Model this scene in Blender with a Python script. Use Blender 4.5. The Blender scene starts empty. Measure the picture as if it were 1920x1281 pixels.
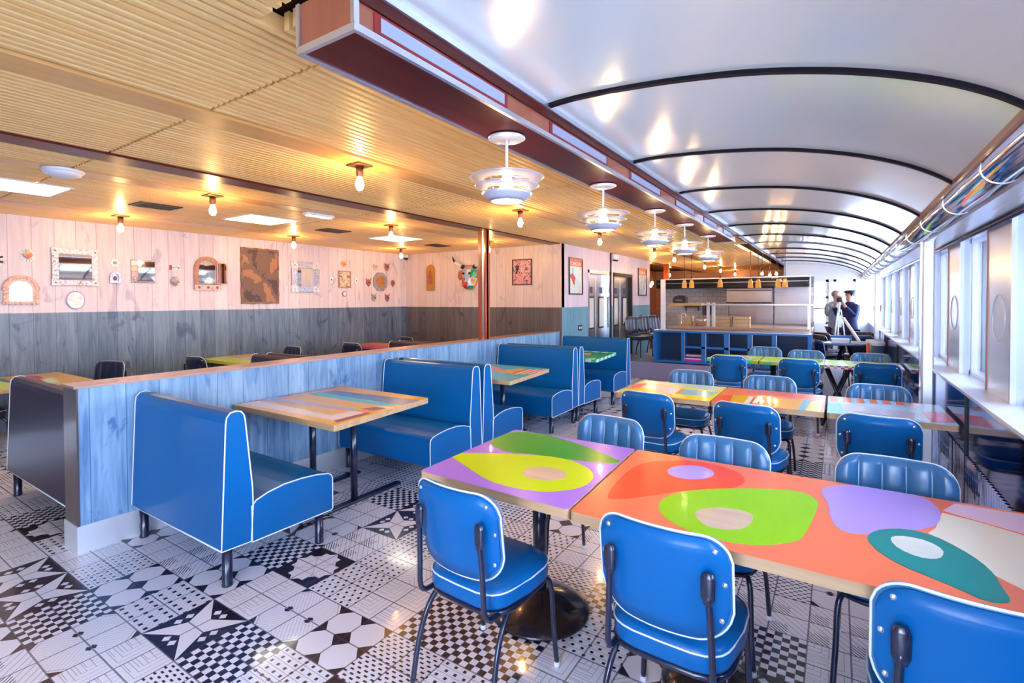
import bpy, bmesh, math, random
from mathutils import Vector, Matrix
random.seed(7)
SC = bpy.context.scene
COL = SC.collection
PI = math.pi

# ---------------------------------------------------------------- camera, view, sky, lights
cam_d = bpy.data.cameras.new('camera'); cam = bpy.data.objects.new('camera', cam_d); COL.objects.link(cam)
YAW, PITCH, ROLL, FPX = math.radians(-33.10075), math.radians(-1.02722), math.radians(-0.24967), 935.245
fw = Vector((math.sin(YAW)*math.cos(PITCH), math.cos(YAW)*math.cos(PITCH), math.sin(PITCH)))
rt = Vector((math.cos(YAW), -math.sin(YAW), 0)); up = rt.cross(fw)
rt2 = rt*math.cos(ROLL) + up*math.sin(ROLL); up2 = -rt*math.sin(ROLL) + up*math.cos(ROLL)
M = Matrix((rt2, up2, -fw)).transposed().to_4x4(); M.translation = Vector((0, 0, 1.53))
cam.matrix_world = M
cam_d.sensor_width = 36; cam_d.lens = FPX/1920*36
cam_d.shift_y = -(640.5-580.22)/1920
cam_d.clip_start = 0.05; cam_d.clip_end = 200
SC.camera = cam
SC.view_settings.view_transform = 'Standard'; SC.view_settings.look = 'None'
SC.view_settings.gamma = 1; SC.view_settings.use_curve_mapping = False
SC.view_settings.exposure = 1.75

w = bpy.data.worlds.new('sky'); SC.world = w; w.use_nodes = True
wn = w.node_tree; wn.nodes.clear()
wo = wn.nodes.new('ShaderNodeOutputWorld'); wb = wn.nodes.new('ShaderNodeBackground')
tc = wn.nodes.new('ShaderNodeTexCoord'); sx = wn.nodes.new('ShaderNodeSeparateXYZ'); cr = wn.nodes.new('ShaderNodeValToRGB')
wn.links.new(tc.outputs['Generated'], sx.inputs[0]); wn.links.new(sx.outputs['Z'], cr.inputs[0])
cr.color_ramp.elements[0].position = 0.0; cr.color_ramp.elements[0].color = (0.70, 0.80, 1.0, 1)
cr.color_ramp.elements[1].position = 0.7; cr.color_ramp.elements[1].color = (0.46, 0.66, 1.0, 1)
wn.links.new(cr.outputs[0], wb.inputs[0]); wb.inputs[1].default_value = 6.5
wn.links.new(wb.outputs[0], wo.inputs[0])

def portal(name, loc, rot, sx_, sy_):
    d = bpy.data.lights.new(name, 'AREA'); d.shape = 'RECTANGLE'; d.size = sx_; d.size_y = sy_
    d.cycles.is_portal = True
    o = bpy.data.objects.new(name, d); COL.objects.link(o); o.location = loc; o.rotation_euler = rot
    return o
portal('daylight_portal_side', (0.86, 6.0, 1.45), (0, PI/2, 0), 1.1, 18)      # through the right windows
portal('daylight_portal_near', (-.55, -2.9, 1.3), (PI/2, 0, 0), 2.8, 1.9)      # through the opening made in the unseen near wall
portal('daylight_portal_far', (-0.3, 14.45, 1.3), (-PI/2, 0, 0), 1.6, 1.6)

# ---------------------------------------------------------------- mesh helpers
class MB:
    def __init__(s): s.b = bmesh.new(); s.mi = 0
    def face(s, pts, mi=None):
        vs = [s.b.verts.new(p) for p in pts]
        f = s.b.faces.new(vs); f.material_index = s.mi if mi is None else mi; return f
    def box(s, x0, x1, y0, y1, z0, z1, mi=None):
        mi = s.mi if mi is None else mi
        v = [s.b.verts.new(p) for p in ((x0,y0,z0),(x1,y0,z0),(x1,y1,z0),(x0,y1,z0),(x0,y0,z1),(x1,y0,z1),(x1,y1,z1),(x0,y1,z1))]
        for q in ((3,2,1,0),(4,5,6,7),(0,1,5,4),(1,2,6,5),(2,3,7,6),(3,0,4,7)):
            s.b.faces.new([v[i] for i in q]).material_index = mi
        return s
    def prism(s, poly, axis, a0, a1, mi=None, cap=True):
        """extrude a 2D polygon along an axis: 'x' poly=(y,z), 'y' poly=(x,z), 'z' poly=(x,y)"""
        mi = s.mi if mi is None else mi
        def P(p, a): return {'x': (a, p[0], p[1]), 'y': (p[0], a, p[1]), 'z': (p[0], p[1], a)}[axis]
        A = [s.b.verts.new(P(p, a0)) for p in poly]; B = [s.b.verts.new(P(p, a1)) for p in poly]
        n = len(poly); fs = []
        if cap:
            fs.append(s.b.faces.new(A[::-1])); fs.append(s.b.faces.new(B))
        for i in range(n):
            fs.append(s.b.faces.new((A[i], A[(i+1) % n], B[(i+1) % n], B[i])))
        for f in fs: f.material_index = mi
        return s
    def tube(s, pts, r, n=10, closed=False, smooth=0, mi=None, cap=True):
        mi = s.mi if mi is None else mi
        pts = [Vector(p) for p in pts]
        if smooth:
            m = len(pts); q = []
            rng = range(m) if closed else range(m-1)
            for i in rng:
                p0 = pts[(i-1) % m] if (closed or i > 0) else pts[i]
                p1 = pts[i]; p2 = pts[(i+1) % m]
                p3 = pts[(i+2) % m] if (closed or i+2 < m) else p2
                for k in range(smooth):
                    t = k/smooth
                    q.append(0.5*((2*p1)+(p2-p0)*t+(2*p0-5*p1+4*p2-p3)*t*t+(3*p1-p0-3*p2+p3)*t**3))
            if not closed: q.append(pts[-1])
            pts = q
        m = len(pts); rings = []; nrm = None
        for i in range(m):
            if closed: d = pts[(i+1) % m]-pts[(i-1) % m]
            else: d = pts[min(i+1, m-1)]-pts[max(i-1, 0)]
            if d.length < 1e-9: d = Vector((0, 0, 1))
            d.normalize()
            if nrm is None:
                nrm = d.orthogonal().normalized()
            else:
                nrm = (nrm - d*nrm.dot(d))
                nrm = nrm.normalized() if nrm.length > 1e-6 else d.orthogonal().normalized()
            bn = d.cross(nrm)
            rr = r[i] if isinstance(r, (list, tuple)) and len(r) == m else (r if not isinstance(r, (list, tuple)) else r[0]+(r[-1]-r[0])*i/(m-1))
            rings.append([s.b.verts.new(pts[i]+(nrm*math.cos(a*2*PI/n)+bn*math.sin(a*2*PI/n))*rr) for a in range(n)])
        fs = []
        for i in range(m if closed else m-1):
            A = rings[i]; B = rings[(i+1) % m]
            off = 0
            if closed and i == m-1:
                best = min(range(n), key=lambda o: (A[0].co-B[o].co).length); off = best
            for k in range(n):
                fs.append(s.b.faces.new((A[k], A[(k+1) % n], B[(k+1+off) % n], B[(k+off) % n])))
        if cap and not closed:
            fs.append(s.b.faces.new(rings[0][::-1])); fs.append(s.b.faces.new(rings[-1]))
        for f in fs: f.material_index = mi; f.smooth = True
        return s
    def lathe(s, prof, c=(0,0,0), n=24, mi=None, cap=True):
        """prof: (r,z) list, turned round the z axis through c"""
        mi = s.mi if mi is None else mi
        rings = []
        for r, z in prof:
            rings.append([s.b.verts.new((c[0]+r*math.cos(a*2*PI/n), c[1]+r*math.sin(a*2*PI/n), c[2]+z)) for a in range(n)])
        fs = []
        for A, B in zip(rings, rings[1:]):
            for k in range(n): fs.append(s.b.faces.new((A[k], A[(k+1) % n], B[(k+1) % n], B[k])))
        if cap:
            fs.append(s.b.faces.new(rings[0][::-1])); fs.append(s.b.faces.new(rings[-1]))
        for f in fs: f.material_index = mi; f.smooth = True
        return s
    def sphere(s, c, r, n=10, sc=(1,1,1), mi=None):
        prof = [(max(1e-4, r*math.sin(PI*i/n)), -r*math.cos(PI*i/n)) for i in range(n+1)]
        k0 = len(s.b.verts)
        s.lathe(prof, (0,0,0), n+2, mi)
        s.b.verts.ensure_lookup_table()
        for v in s.b.verts[k0:]: v.co = Vector((v.co.x*sc[0]+c[0], v.co.y*sc[1]+c[1], v.co.z*sc[2]+c[2]))
        return s
    def xform(s, mat):
        bmesh.ops.transform(s.b, matrix=mat, verts=s.b.verts); return s
    def build(s, name, mats, parent=None, loc=None, rotz=0, bevel=0, seg=2, smooth=False, uv=False):
        me = bpy.data.meshes.new(name)
        bmesh.ops.recalc_face_normals(s.b, faces=s.b.faces)
        if smooth:
            for f in s.b.faces: f.smooth = True
        s.b.to_mesh(me); s.b.free()
        if not isinstance(mats, (list, tuple)): mats = [mats]
        for m in mats: me.materials.append(m)
        o = bpy.data.objects.new(name, me); COL.objects.link(o)
        if parent: o.parent = parent
        if loc: o.location = loc
        if rotz: o.rotation_euler.z = rotz
        if bevel:
            md = o.modifiers.new('bevel', 'BEVEL'); md.width = bevel; md.segments = seg; md.limit_method = 'ANGLE'; md.angle_limit = math.radians(40)
            md.harden_normals = False
        return o

def tag(o, label=None, cat=None, group=None, kind=None):
    if label: o['label'] = label
    if cat: o['category'] = cat
    if group: o['group'] = group
    if kind: o['kind'] = kind
    return o
def thing(name, label, cat, loc=(0,0,0), rotz=0, group=None):
    o = bpy.data.objects.new(name, None); COL.objects.link(o); o.empty_display_size = 0.1
    o.location = loc; o.rotation_euler.z = rotz
    return tag(o, label, cat, group)
def struct(o): o['kind'] = 'structure'; return o
def dup(root, loc, rotz=0, label=None, group=None):
    r = root.copy(); COL.objects.link(r); r.location = loc; r.rotation_euler.z = rotz
    if label: r['label'] = label
    if group: r['group'] = group
    for ch in root.children:
        c = ch.copy(); COL.objects.link(c); c.parent = r
        for g in ch.children:
            d = g.copy(); COL.objects.link(d); d.parent = c
    return r

# ---------------------------------------------------------------- node-expression helper
class Ex:
    def __init__(s, nt, sock): s.nt = nt; s.k = sock
    def _m(s, op, *a):
        n = s.nt.nodes.new('ShaderNodeMath'); n.operation = op
        for i, v in enumerate((s,)+a):
            if isinstance(v, Ex): s.nt.links.new(v.k, n.inputs[i])
            else: n.inputs[i].default_value = v
        return Ex(s.nt, n.outputs[0])
    def _c(s, v): 
        n = s.nt.nodes.new('ShaderNodeValue'); n.outputs[0].default_value = v; return Ex(s.nt, n.outputs[0])
    def __add__(s, o): return s._m('ADD', o)
    __radd__ = __add__
    def __sub__(s, o): return s._m('SUBTRACT', o)
    def __rsub__(s, o): return s._c(o)._m('SUBTRACT', s)
    def __mul__(s, o): return s._m('MULTIPLY', o)
    __rmul__ = __mul__
    def __lt__(s, o): return s._m('LESS_THAN', o)
    def __gt__(s, o): return s._m('GREATER_THAN', o)
    def fl(s): return s._m('FLOOR')
    def fr(s): return s._m('FRACT')
    def ab(s): return s._m('ABSOLUTE')
    def mod(s, o): return s._m('FLOORED_MODULO', o)
    def mx(s, o): return s._m('MAXIMUM', o)
    def mn(s, o): return s._m('MINIMUM', o)
    def band(s, lo, hi): return (s > lo)*(s < hi)

def P(name, col, rough=.5, metal=0, coat=0, emit=None, es=0, spec=.5, coat_rough=.08):
    m = bpy.data.materials.new(name); m.use_nodes = True
    b = m.node_tree.nodes['Principled BSDF']
    b.inputs['Base Color'].default_value = (*col, 1); b.inputs['Roughness'].default_value = rough
    b.inputs['Metallic'].default_value = metal; b.inputs['Coat Weight'].default_value = coat
    b.inputs['Coat Roughness'].default_value = coat_rough
    b.inputs['Specular IOR Level'].default_value = spec
    if emit: b.inputs['Emission Color'].default_value = (*emit, 1); b.inputs['Emission Strength'].default_value = es
    return m
def coords(nt, kind='Object'):
    t = nt.nodes.new('ShaderNodeTexCoord'); s = nt.nodes.new('ShaderNodeSeparateXYZ')
    nt.links.new(t.outputs[kind], s.inputs[0])
    return Ex(nt, s.outputs[0]), Ex(nt, s.outputs[1]), Ex(nt, s.outputs[2]), t
def mixc(nt, fac, a, b):
    n = nt.nodes.new('ShaderNodeMix'); n.data_type = 'RGBA'
    if isinstance(fac, Ex): nt.links.new(fac.k, n.inputs[0])
    else: n.inputs[0].default_value = fac
    for i, v in ((6, a), (7, b)):
        if isinstance(v, tuple): n.inputs[i].default_value = (*v, 1)
        else: nt.links.new(v, n.inputs[i])
    return n.outputs[2]
def noise(nt, vec, scale=5, detail=4, sc3=(1,1,1), rough=.55, dist=0.0):
    mp = nt.nodes.new('ShaderNodeMapping'); mp.inputs['Scale'].default_value = sc3
    nt.links.new(vec, mp.inputs[0])
    n = nt.nodes.new('ShaderNodeTexNoise'); n.inputs['Scale'].default_value = scale; n.inputs['Detail'].default_value = detail
    n.inputs['Roughness'].default_value = rough; n.inputs['Distortion'].default_value = dist
    nt.links.new(mp.outputs[0], n.inputs['Vector'])
    return Ex(nt, n.outputs[0])
def bump(nt, h, dist=.002, strength=.5):
    b = nt.nodes.new('ShaderNodeBump'); b.inputs['Distance'].default_value = dist; b.inputs['Strength'].default_value = strength
    nt.links.new(h.k, b.inputs['Height']); nt.links.new(b.outputs[0], nt.nodes['Principled BSDF'].inputs['Normal'])

def plank_mat(name, ax, pitch, c_lo, c_hi, c_groove, rough=.5, coat=0.0, knots=None, off=0.0, vary=.5):
    """vertical boards laid side by side along axis ax ('x' or 'y'), grain running up"""
    m = P(name, c_lo, rough, coat=coat, coat_rough=.2); nt = m.node_tree; b = nt.nodes['Principled BSDF']
    X, Y, Z, t = coords(nt)
    a = (X if ax == 'x' else Y)+off
    k = (a*(1/pitch)).fl(); f = (a*(1/pitch)).fr()
    wn_ = nt.nodes.new('ShaderNodeTexWhiteNoise'); wn_.noise_dimensions = '1D'; nt.links.new(k.k, wn_.inputs['W'])
    tint = Ex(nt, wn_.outputs[0])
    cmb = nt.nodes.new('ShaderNodeCombineXYZ'); nt.links.new((a*18.0+tint*40).k, cmb.inputs[0]); nt.links.new((Z*1.6+tint*17).k, cmb.inputs[1])
    g = nt.nodes.new('ShaderNodeTexNoise'); g.inputs['Scale'].default_value = 1.3; g.inputs['Detail'].default_value = 5; g.inputs['Distortion'].default_value = .8
    nt.links.new(cmb.outputs[0], g.inputs['Vector']); G = Ex(nt, g.outputs[0])
    fac = ((G-.5)*1.8+.5+(tint-.5)*vary).mn(1).mx(0)
    c = mixc(nt, fac, c_lo, c_hi)
    if knots:
        n2 = noise(nt, t.outputs['Object'], 3.2, 3, (1.6, 1.6, .8), .6, 1.0)
        c = mixc(nt, ((n2-.60)*9).mn(.75).mx(0), c, knots)
    gr = ((f-.5).ab() > .487)
    c = mixc(nt, gr*.8, c, c_groove)
    nt.links.new(c, b.inputs['Base Color'])
    bump(nt, G*.3-gr*1.5, .002, .4)
    return m
def grain_mat(name, c_lo, c_hi, ax='y', rough=.45, coat=0, s=1.0, contrast=2.0):
    m = P(name, c_lo, rough, coat=coat, coat_rough=.1); nt = m.node_tree
    X, Y, Z, t = coords(nt)
    sc = {'x': (1.2*s, 22*s, 22*s), 'y': (22*s, 1.2*s, 22*s), 'z': (22*s, 22*s, 1.2*s)}[ax]
    n = noise(nt, t.outputs['Object'], 1.0, 5, sc, .6, .6)
    c = mixc(nt, ((n-.5)*contrast+.5).mn(1).mx(0), c_lo, c_hi)
    nt.links.new(c, nt.nodes['Principled BSDF'].inputs['Base Color'])
    return m
def steel_mat(name, col, rough=.25, ax='z', amt=.12, wav=0.0):
    m = P(name, col, rough, metal=1); nt = m.node_tree
    X, Y, Z, t = coords(nt)
    sc = {'x': (1, 60, 60), 'y': (60, 1, 60), 'z': (60, 60, 1)}[ax]
    n = noise(nt, t.outputs['Object'], 1.0, 3, sc)
    nt.links.new((n*amt+(rough-amt/2)).k, nt.nodes['Principled BSDF'].inputs['Roughness'])
    if wav:
        n2 = noise(nt, t.outputs['Object'], 3.0, 1)
        bump(nt, n2, wav, .6)
    return m
# ---------------------------------------------------------------- materials
M_vault = P('vault_enamel', (.98, .96, .88), .15, metal=.28, coat=.35, coat_rough=.05)
M_rib = P('rib_black', (.008, .006, .012), .6, spec=.15)
M_steel = steel_mat('brushed_steel', (.80, .83, .90), .22)
M_steel_v = steel_mat('steel_vertical', (.86, .89, .95), .34, 'z', .08, .004); M_steel_v.node_tree.nodes['Principled BSDF'].inputs['Metallic'].default_value = .5
M_pier = P('pier_steel', (.72, .83, 1.0), .25, metal=.35)
M_chrome = P('chrome', (.80, .84, .95), .09, metal=1)
M_alu = P('aluminium_trim', (.72, .74, .85), .28, metal=.9)
M_slat = grain_mat('ceiling_slat', (.84, .43, .12), (.98, .66, .28), 'y', .45, .15, 1.0)
M_board = grain_mat('ceiling_board', (.70, .34, .09), (.84, .46, .16), 'y', .35, .3, 1.0, 1.2)
M_dark = P('slat_backing', (.035, .012, .005), .9, spec=.1)
M_redwood = grain_mat('red_brown_wood', (.060, .004, .003), (.13, .016, .008), 'y', .32, .08, .25, 2.4)
M_redwood.node_tree.nodes['Principled BSDF'].inputs['Specular IOR Level'].default_value = .18
M_redwood_l = grain_mat('red_brown_veneer', (.30, .07, .03), (.42, .12, .06), 'z', .3, .4, .5, 2.0)
M_column = grain_mat('column_wood', (.30, .05, .015), (.42, .09, .03), 'z', .25, .5)
M_pink_y = plank_mat('pink_boards_side', 'y', .19, (.68, .58, .61), (.86, .76, .79), (.45, .25, .25), .5, .1, (.52, .44, .55))
M_pink_x = plank_mat('pink_boards_end', 'x', .19, (.66, .54, .53), (.82, .69, .67), (.42, .24, .22), .5, .1, (.52, .42, .44))
M_dado_y = plank_mat('blue_grey_boards_side', 'y', .19, (.05, .085, .15), (.19, .25, .33), (.03, .04, .08), .35, .3, (.03, .05, .12))
M_dado_x = plank_mat('shaded_boards_end', 'x', .19, (.085, .075, .085), (.17, .15, .16), (.03, .025, .03), .4, .2, (.05, .035, .04))  # same paint as the side dado, its warm shade put into the colour
M_part = plank_mat('daylit_blue_stained_boards', 'y', .19, (.07, .20, .42), (.35, .56, .78), (.04, .12, .28), .3, .4, (.05, .16, .42), 0, .35)  # dado paint made bluer, window daylight put into its colour
M_partend = grain_mat('smoky_end_board', (.075, .055, .06), (.14, .10, .10), 'z', .4, .2)
M_cap = P('copper_cap', (.55, .33, .26), .25, metal=.55, coat=.3)
M_blue = P('blue_vinyl', (.0, .125, .39), .36, coat=.16, coat_rough=.12, spec=.22)
M_pad = P('blue_pad_vinyl', (.03, .16, .36), .34, coat=.45, coat_rough=.22, spec=.5)
M_seam = P('pale_seam_highlight', (.42, .58, .78), .4)  # pale cord painting the highlight caught in each channel groove
M_blue_d = P('navy_vinyl', (.012, .022, .07), .35, coat=.3)
M_purple_d = P('aubergine_vinyl', (.03, .018, .045), .42, coat=.08, spec=.25)
M_pipe = P('white_piping', (.82, .86, .92), .35)
M_blackm = P('black_metal', (.010, .014, .045), .25, coat=.5, coat_rough=.1)
M_rivet = P('rivet_steel', (.75, .75, .80), .25, metal=.8)
M_edge = grain_mat('plywood_edge', (.50, .28, .12), (.72, .48, .26), 'x', .45, .2, 1.0)
M_base_br = P('cast_base', (.035, .022, .022), .22, metal=.3, coat=.5)
M_bulb = P('filament_bulb', (1, .8, .5), .2, emit=(1.0, .58, .20), es=100)
M_bulb_w = P('pendant_bulb', (1, .85, .6), .2, emit=(1.0, .66, .30), es=20)
M_brass = P('bronze_socket', (.25, .13, .08), .3, metal=.8)
M_shade = P('silver_shade', (.70, .72, .84), .28, metal=.45)
M_panel = P('light_panel', (1, 1, 1), .4, emit=(1.0, .93, .80), es=3.2)
M_whitep = P('white_plastic', (.82, .82, .84), .4)
M_black = P('matt_black', (.012, .012, .014), .5)
M_vent = P('vent_bronze', (.035, .02, .02), .4)
M_glass = bpy.data.materials.new('clear_glass'); M_glass.use_nodes = True
_n = M_glass.node_tree; _n.nodes.clear(); _o = _n.nodes.new('ShaderNodeOutputMaterial'); _t = _n.nodes.new('ShaderNodeBsdfTransparent'); _g = _n.nodes.new('ShaderNodeBsdfGlossy')
_g.inputs['Roughness'].default_value = .02; _f = _n.nodes.new('ShaderNodeFresnel'); _f.inputs[0].default_value = 1.35; _x = _n.nodes.new('ShaderNodeMixShader')
_n.links.new(_f.outputs[0], _x.inputs[0]); _n.links.new(_t.outputs[0], _x.inputs[1]); _n.links.new(_g.outputs[0], _x.inputs[2]); _n.links.new(_x.outputs[0], _o.inputs[0])
M_mirror = P('mirror', (.92, .95, .98), .03, metal=1)
M_white = P('white_paint_wall', (.80, .81, .83), .5)
M_blue_refl = P('blue_reflection_panel', (.26, .38, .80), .07, metal=1)  # steel panel with the blue chairs' reflection put into its colour
M_cub = P('cubby_blue', (.010, .16, .50), .35, coat=.3)
M_cub_in = P('cubby_inner_navy', (.008, .05, .14), .4)

PAINT = dict(leaf_green=(.0, .36, .02), lime=(.62, .78, .0), lilac=(.48, .32, .85), tomato=(.95, .08, .03), lime_bright=(.30, .66, .0),
  cream=(.90, .80, .62), pale_pink=(.86, .58, .72), teal=(.0, .26, .24), maroon_pink=(.55, .12, .20), white_paint=(.85, .76, .78), mustard=(.82, .46, .0),
  grey_lilac=(.48, .42, .56), aqua=(.08, .55, .66), blue_violet=(.12, .18, .48), maroon=(.30, .03, .08), tangerine=(.92, .22, .05), pale_green=(.62, .78, .50),
  orange_paint=(.90, .42, .05), lime_yellow=(.72, .72, .05), crimson=(.72, .02, .06), coral=(.95, .20, .09), violet=(.44, .20, .74), cyan=(.08, .50, .62), green_y=(.38, .58, .05),
  mint=(.05, .62, .38), pale_blue=(.45, .68, .85), yellow=(.85, .62, .02), black=(.02, .02, .03))
PM = {}
def paint(k):
    if k not in PM:
        if k == 'raw_wood': PM[k] = grain_mat('inlaid_wood', (.62, .40, .25), (.82, .62, .45), 'x', .3, .5, 1.0)
        elif k == 'pale_wood': PM[k] = grain_mat('inlaid_pale_wood', (.68, .68, .58), (.84, .84, .76), 'x', .3, .5, 1.0)
        else: PM[k] = P('paint_'+k, PAINT[k], .25, coat=.16, coat_rough=.05, spec=.2)
    return PM[k]

# floor patterns: one procedural material per printed tile design (each design spans two by two tiles)
def floor_mat(i):
    m = P('patterned_tile', (.7, .7, .8), .22, coat=.35, coat_rough=.06); nt = m.node_tree; b = nt.nodes['Principled BSDF']
    u, v, _, t = coords(nt, 'UV')
    a = (u-.5).ab()*2; c = (v-.5).ab()*2; tu = (u*2).fr(); tv = (v*2).fr()
    dark = light = None
    if i == 0: dark = ((u*10).fl()+(v*10).fl()).mod(2) > .5
    elif i == 1:
        r = (v*6).fl().mod(2)*.5
        dark = (u*6+r).fr().band(.3, .68)*(v*6).fr().band(.32, .66); light = ((u*12+v*12).fr() < .12)
    elif i == 2: light = ((tu.mx(1-tv)*6).fr() < .12)+((tu < .5)*((tv*5).fr() < .1))
    elif i == 3:
        star = ((a-c).ab()-(1-a.mx(c))*.72) < 0
        dia = ((a-.70).ab()+(c-.16).ab() < .13)+((c-.70).ab()+(a-.16).ab() < .13)
        dark = (1-star.mx(dia))
    elif i == 4:
        dark = (a+c > 1.72)+((a-.5).ab()+(c-.06).ab()*1.6 < .13)
        light = (((a-c)*7).fr() < .11)*(a+c < 1.6)+((a+c-1.62).ab() < .02)
    elif i == 5: dark = ((a+c < .34)+((1-a)+c < .32)+(a+(1-c) < .32)+((1-a)+(1-c) < .34)).mn(1)
    elif i == 6:
        st = (a < .80)*(c < .42)+(c < .80)*(a < .42)+(a+c < 1.0)
        dark = 1-st.mn(1); light = ((a-.40).ab() < .015)+((c-.40).ab() < .015)+((a-c).ab() < .02)
    elif i == 7: light = ((tu+tv)*4).fr() < .16; dark = (tu < .5)*(tv < .5)*(((tu+tv)*8).fr() < .3)
    elif i == 8: dark = (u*7).fr().band(.3, .66)*(v*9).fr().band(.3, .66)
    elif i == 9:
        r = (v*9).fl().mod(2)*.5
        dark = (u*7+r).fr().band(.34, .66)*(v*9).fr().band(.3, .7); light = ((v*9).fr() < .1)
    elif i == 10: light = ((tv+(tu-.5).ab())*5).fr() < .16
    elif i == 11: dark = ((u*9).fr()-.5).ab()+((v*9).fr()-.5).ab() < .36
    elif i == 12: dark = ((u*8).fr() < .5)*((v*8).fr() < .22)+((u*8+.5).fr() < .5)*((v*8+.5).fr() < .22)
    n = noise(nt, t.outputs['Object'], 2.0, 2)
    col = mixc(nt, n, (.84, .82, .93), (.92, .90, .97))
    if light is not None: col = mixc(nt, light.mn(1)*.5, col, (.12, .11, .16))
    if dark is not None: col = mixc(nt, dark.mn(1), col, (.022, .012, .030))
    edge = (tu < .022).mx(tv < .022).mx(tu > .978).mx(tv > .978)
    col = mixc(nt, edge*.75, col, (.06, .05, .09))
    nt.links.new(col, b.inputs['Base Color'])
    return m
FM = [floor_mat(i) for i in range(13)]

# ---------------------------------------------------------------- floor
GX, GY, DX, DY = -3.161, .807, .322, .3195
known = {(-1,0):3,(0,0):0,(1,0):4,(2,0):2,(-1,1):9,(0,1):5,(1,1):1,(2,1):3,(3,1):0,(4,1):9,(0,2):7,(1,2):5,(2,2):2,(3,2):4,(4,2):5,(1,3):0,(2,3):6,(3,3):9,(4,3):2,
         (1,4):4,(2,4):7,(3,4):8,(4,4):10,(5,3):0,(6,3):0,(5,2):12,(6,2):9,(7,2):10,(2,5):3,(3,5):11,(1,-1):7,(0,-1):5,(2,-1):6,(3,0):12,(4,0):5,(5,1):6,(5,0):10,(6,1):1}
b = bmesh.new(); uvl = b.loops.layers.uv.new('UVMap')
for i in range(-14, 13):
    for j in range(-12, 54):
        x0 = GX+(i-.5)*DX; y0 = GY+(j-.5)*DY; x1 = x0+DX; y1 = y0+DY
        if x0 > .72: continue
        x1 = min(x1, .72)
        f = b.faces.new([b.verts.new(p) for p in ((x0,y0,0),(x1,y0,0),(x1,y1,0),(x0,y1,0))])
        k = known.get((i, j)); 
        if k is None: k = random.choice([0,1,2,3,4,5,6,7,8,9,10,11,12,0,9,2,5])
        f.material_index = k
        for l, q in zip(f.loops, ((0,0),((x1-x0)/DX,0),((x1-x0)/DX,1),(0,1))): l[uvl].uv = q
me = bpy.data.meshes.new('floor'); bmesh.ops.remove_doubles(b, verts=b.verts, dist=1e-4); b.to_mesh(me); b.free()
for m in FM: me.materials.append(m)
floor = bpy.data.objects.new('floor', me); COL.objects.link(floor); struct(floor)

# ---------------------------------------------------------------- walls
XL, YB, XP, XD, ZC = -7.38, 7.365, -3.852, -3.82, 2.47
m = MB(); m.box(XL-.12, XL, -3, YB+.12, 1.415, ZC+.1, 0); m.box(XL-.12, XL+.012, -3, YB+.12, 0, 1.415, 1)
struct(m.build('wall_left', [M_pink_y, M_dado_y]))
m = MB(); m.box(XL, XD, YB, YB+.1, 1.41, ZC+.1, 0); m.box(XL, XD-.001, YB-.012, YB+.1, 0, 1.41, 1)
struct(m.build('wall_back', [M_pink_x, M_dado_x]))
m = MB(); m.box(XL+.012, XL+.03, -3, YB-.03, 0, .16)
struct(m.build('baseboard_left', M_steel))
# wall with the two kitchen doors
M_pink_far = plank_mat('pink_boards_far', 'y', .19, (.66, .54, .62), (.80, .70, .78), (.5, .3, .35), .5, .1, (.60, .5, .6))
M_dado_far = plank_mat('teal_boards_far', 'y', .19, (.10, .28, .38), (.20, .42, .52), (.04, .12, .18), .35, .3, (.06, .2, .3))
m = MB()
def wseg(y0, y1, z0, z1, d=0):
    if z0 < 1.41: m.box(XD-.14, XD+.006, y0, y1, z0, min(z1, 1.41), 1)
    if z1 > 1.41: m.box(XD-.14, XD, y0, y1, max(z0, 1.41), z1, 0)
wseg(YB+.001, 8.40, 0, 2.57); wseg(8.40, 9.45, 2.09, 2.57); wseg(9.45, 9.62, 0, 2.57); wseg(9.62, 10.75, 2.09, 2.57); wseg(10.75, 12.0, 0, 2.57)
struct(m.build('wall_doors', [M_pink_far, M_dado_far]))
m = MB(); m.box(-7.5, XD-.14, 12.0, 12.1, 0, 2.57); struct(m.build('wall_passage', M_redwood_l))
M_dsteel = steel_mat('door_steel', (.62, .65, .72), .30, 'z', .1, .004)
def steel_door(n, y0, y1, pocket):
    r = bpy.data.objects.new('door_%d' % n, None); COL.objects.link(r); struct(r)
    r.location = (XD-.08, (y0+y1)/2, 0); h = (y1-y0)/2
    k = MB(); 
    k.box(.0, .09, -h, -h+.05, .0, 2.09); k.box(0, .09, h-.05, h, 0, 2.09); k.box(0, .09, -h, h, 2.03, 2.09)
    k.build('door_frame', M_steel if n == 1 else M_black, r)
    for s in (-1, 1):
        k = MB(); a, c = (-h+.055, -.006) if s < 0 else (.006, h-.055); k.box(-.03, .01, a, c, .02, 2.025)
        lf = k.build('door_leaf', M_dsteel, r, bevel=.004)
        k = MB(); cy = (a+c)/2; k.box(.008, .022, cy-.13, cy+.13, .98, 1.60)
        k.build('window_gasket', M_black, lf, bevel=.03, seg=4)
        k = MB(); k.box(.02, .028, cy-.10, cy+.10, 1.01, 1.57); k.build('pane', P('door_pane', (.75, .78, .74), .1, coat=.5), lf, bevel=.02, seg=3)
        k = MB(); k.box(.008, .016, cy-.07, cy+.07, 1.66, 1.78); k.build('sign', P('door_sign', (.06, .07, .12), .4), lf)
steel_door(1, 8.40, 9.45, 0); steel_door(2, 9.62, 10.75, 0)
# dark partition reveal between the doors
m = MB(); m.box(XD, XD+.02, 9.46, 9.50, 0, 2.47); struct(m.build('trim_1', M_black))

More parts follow.
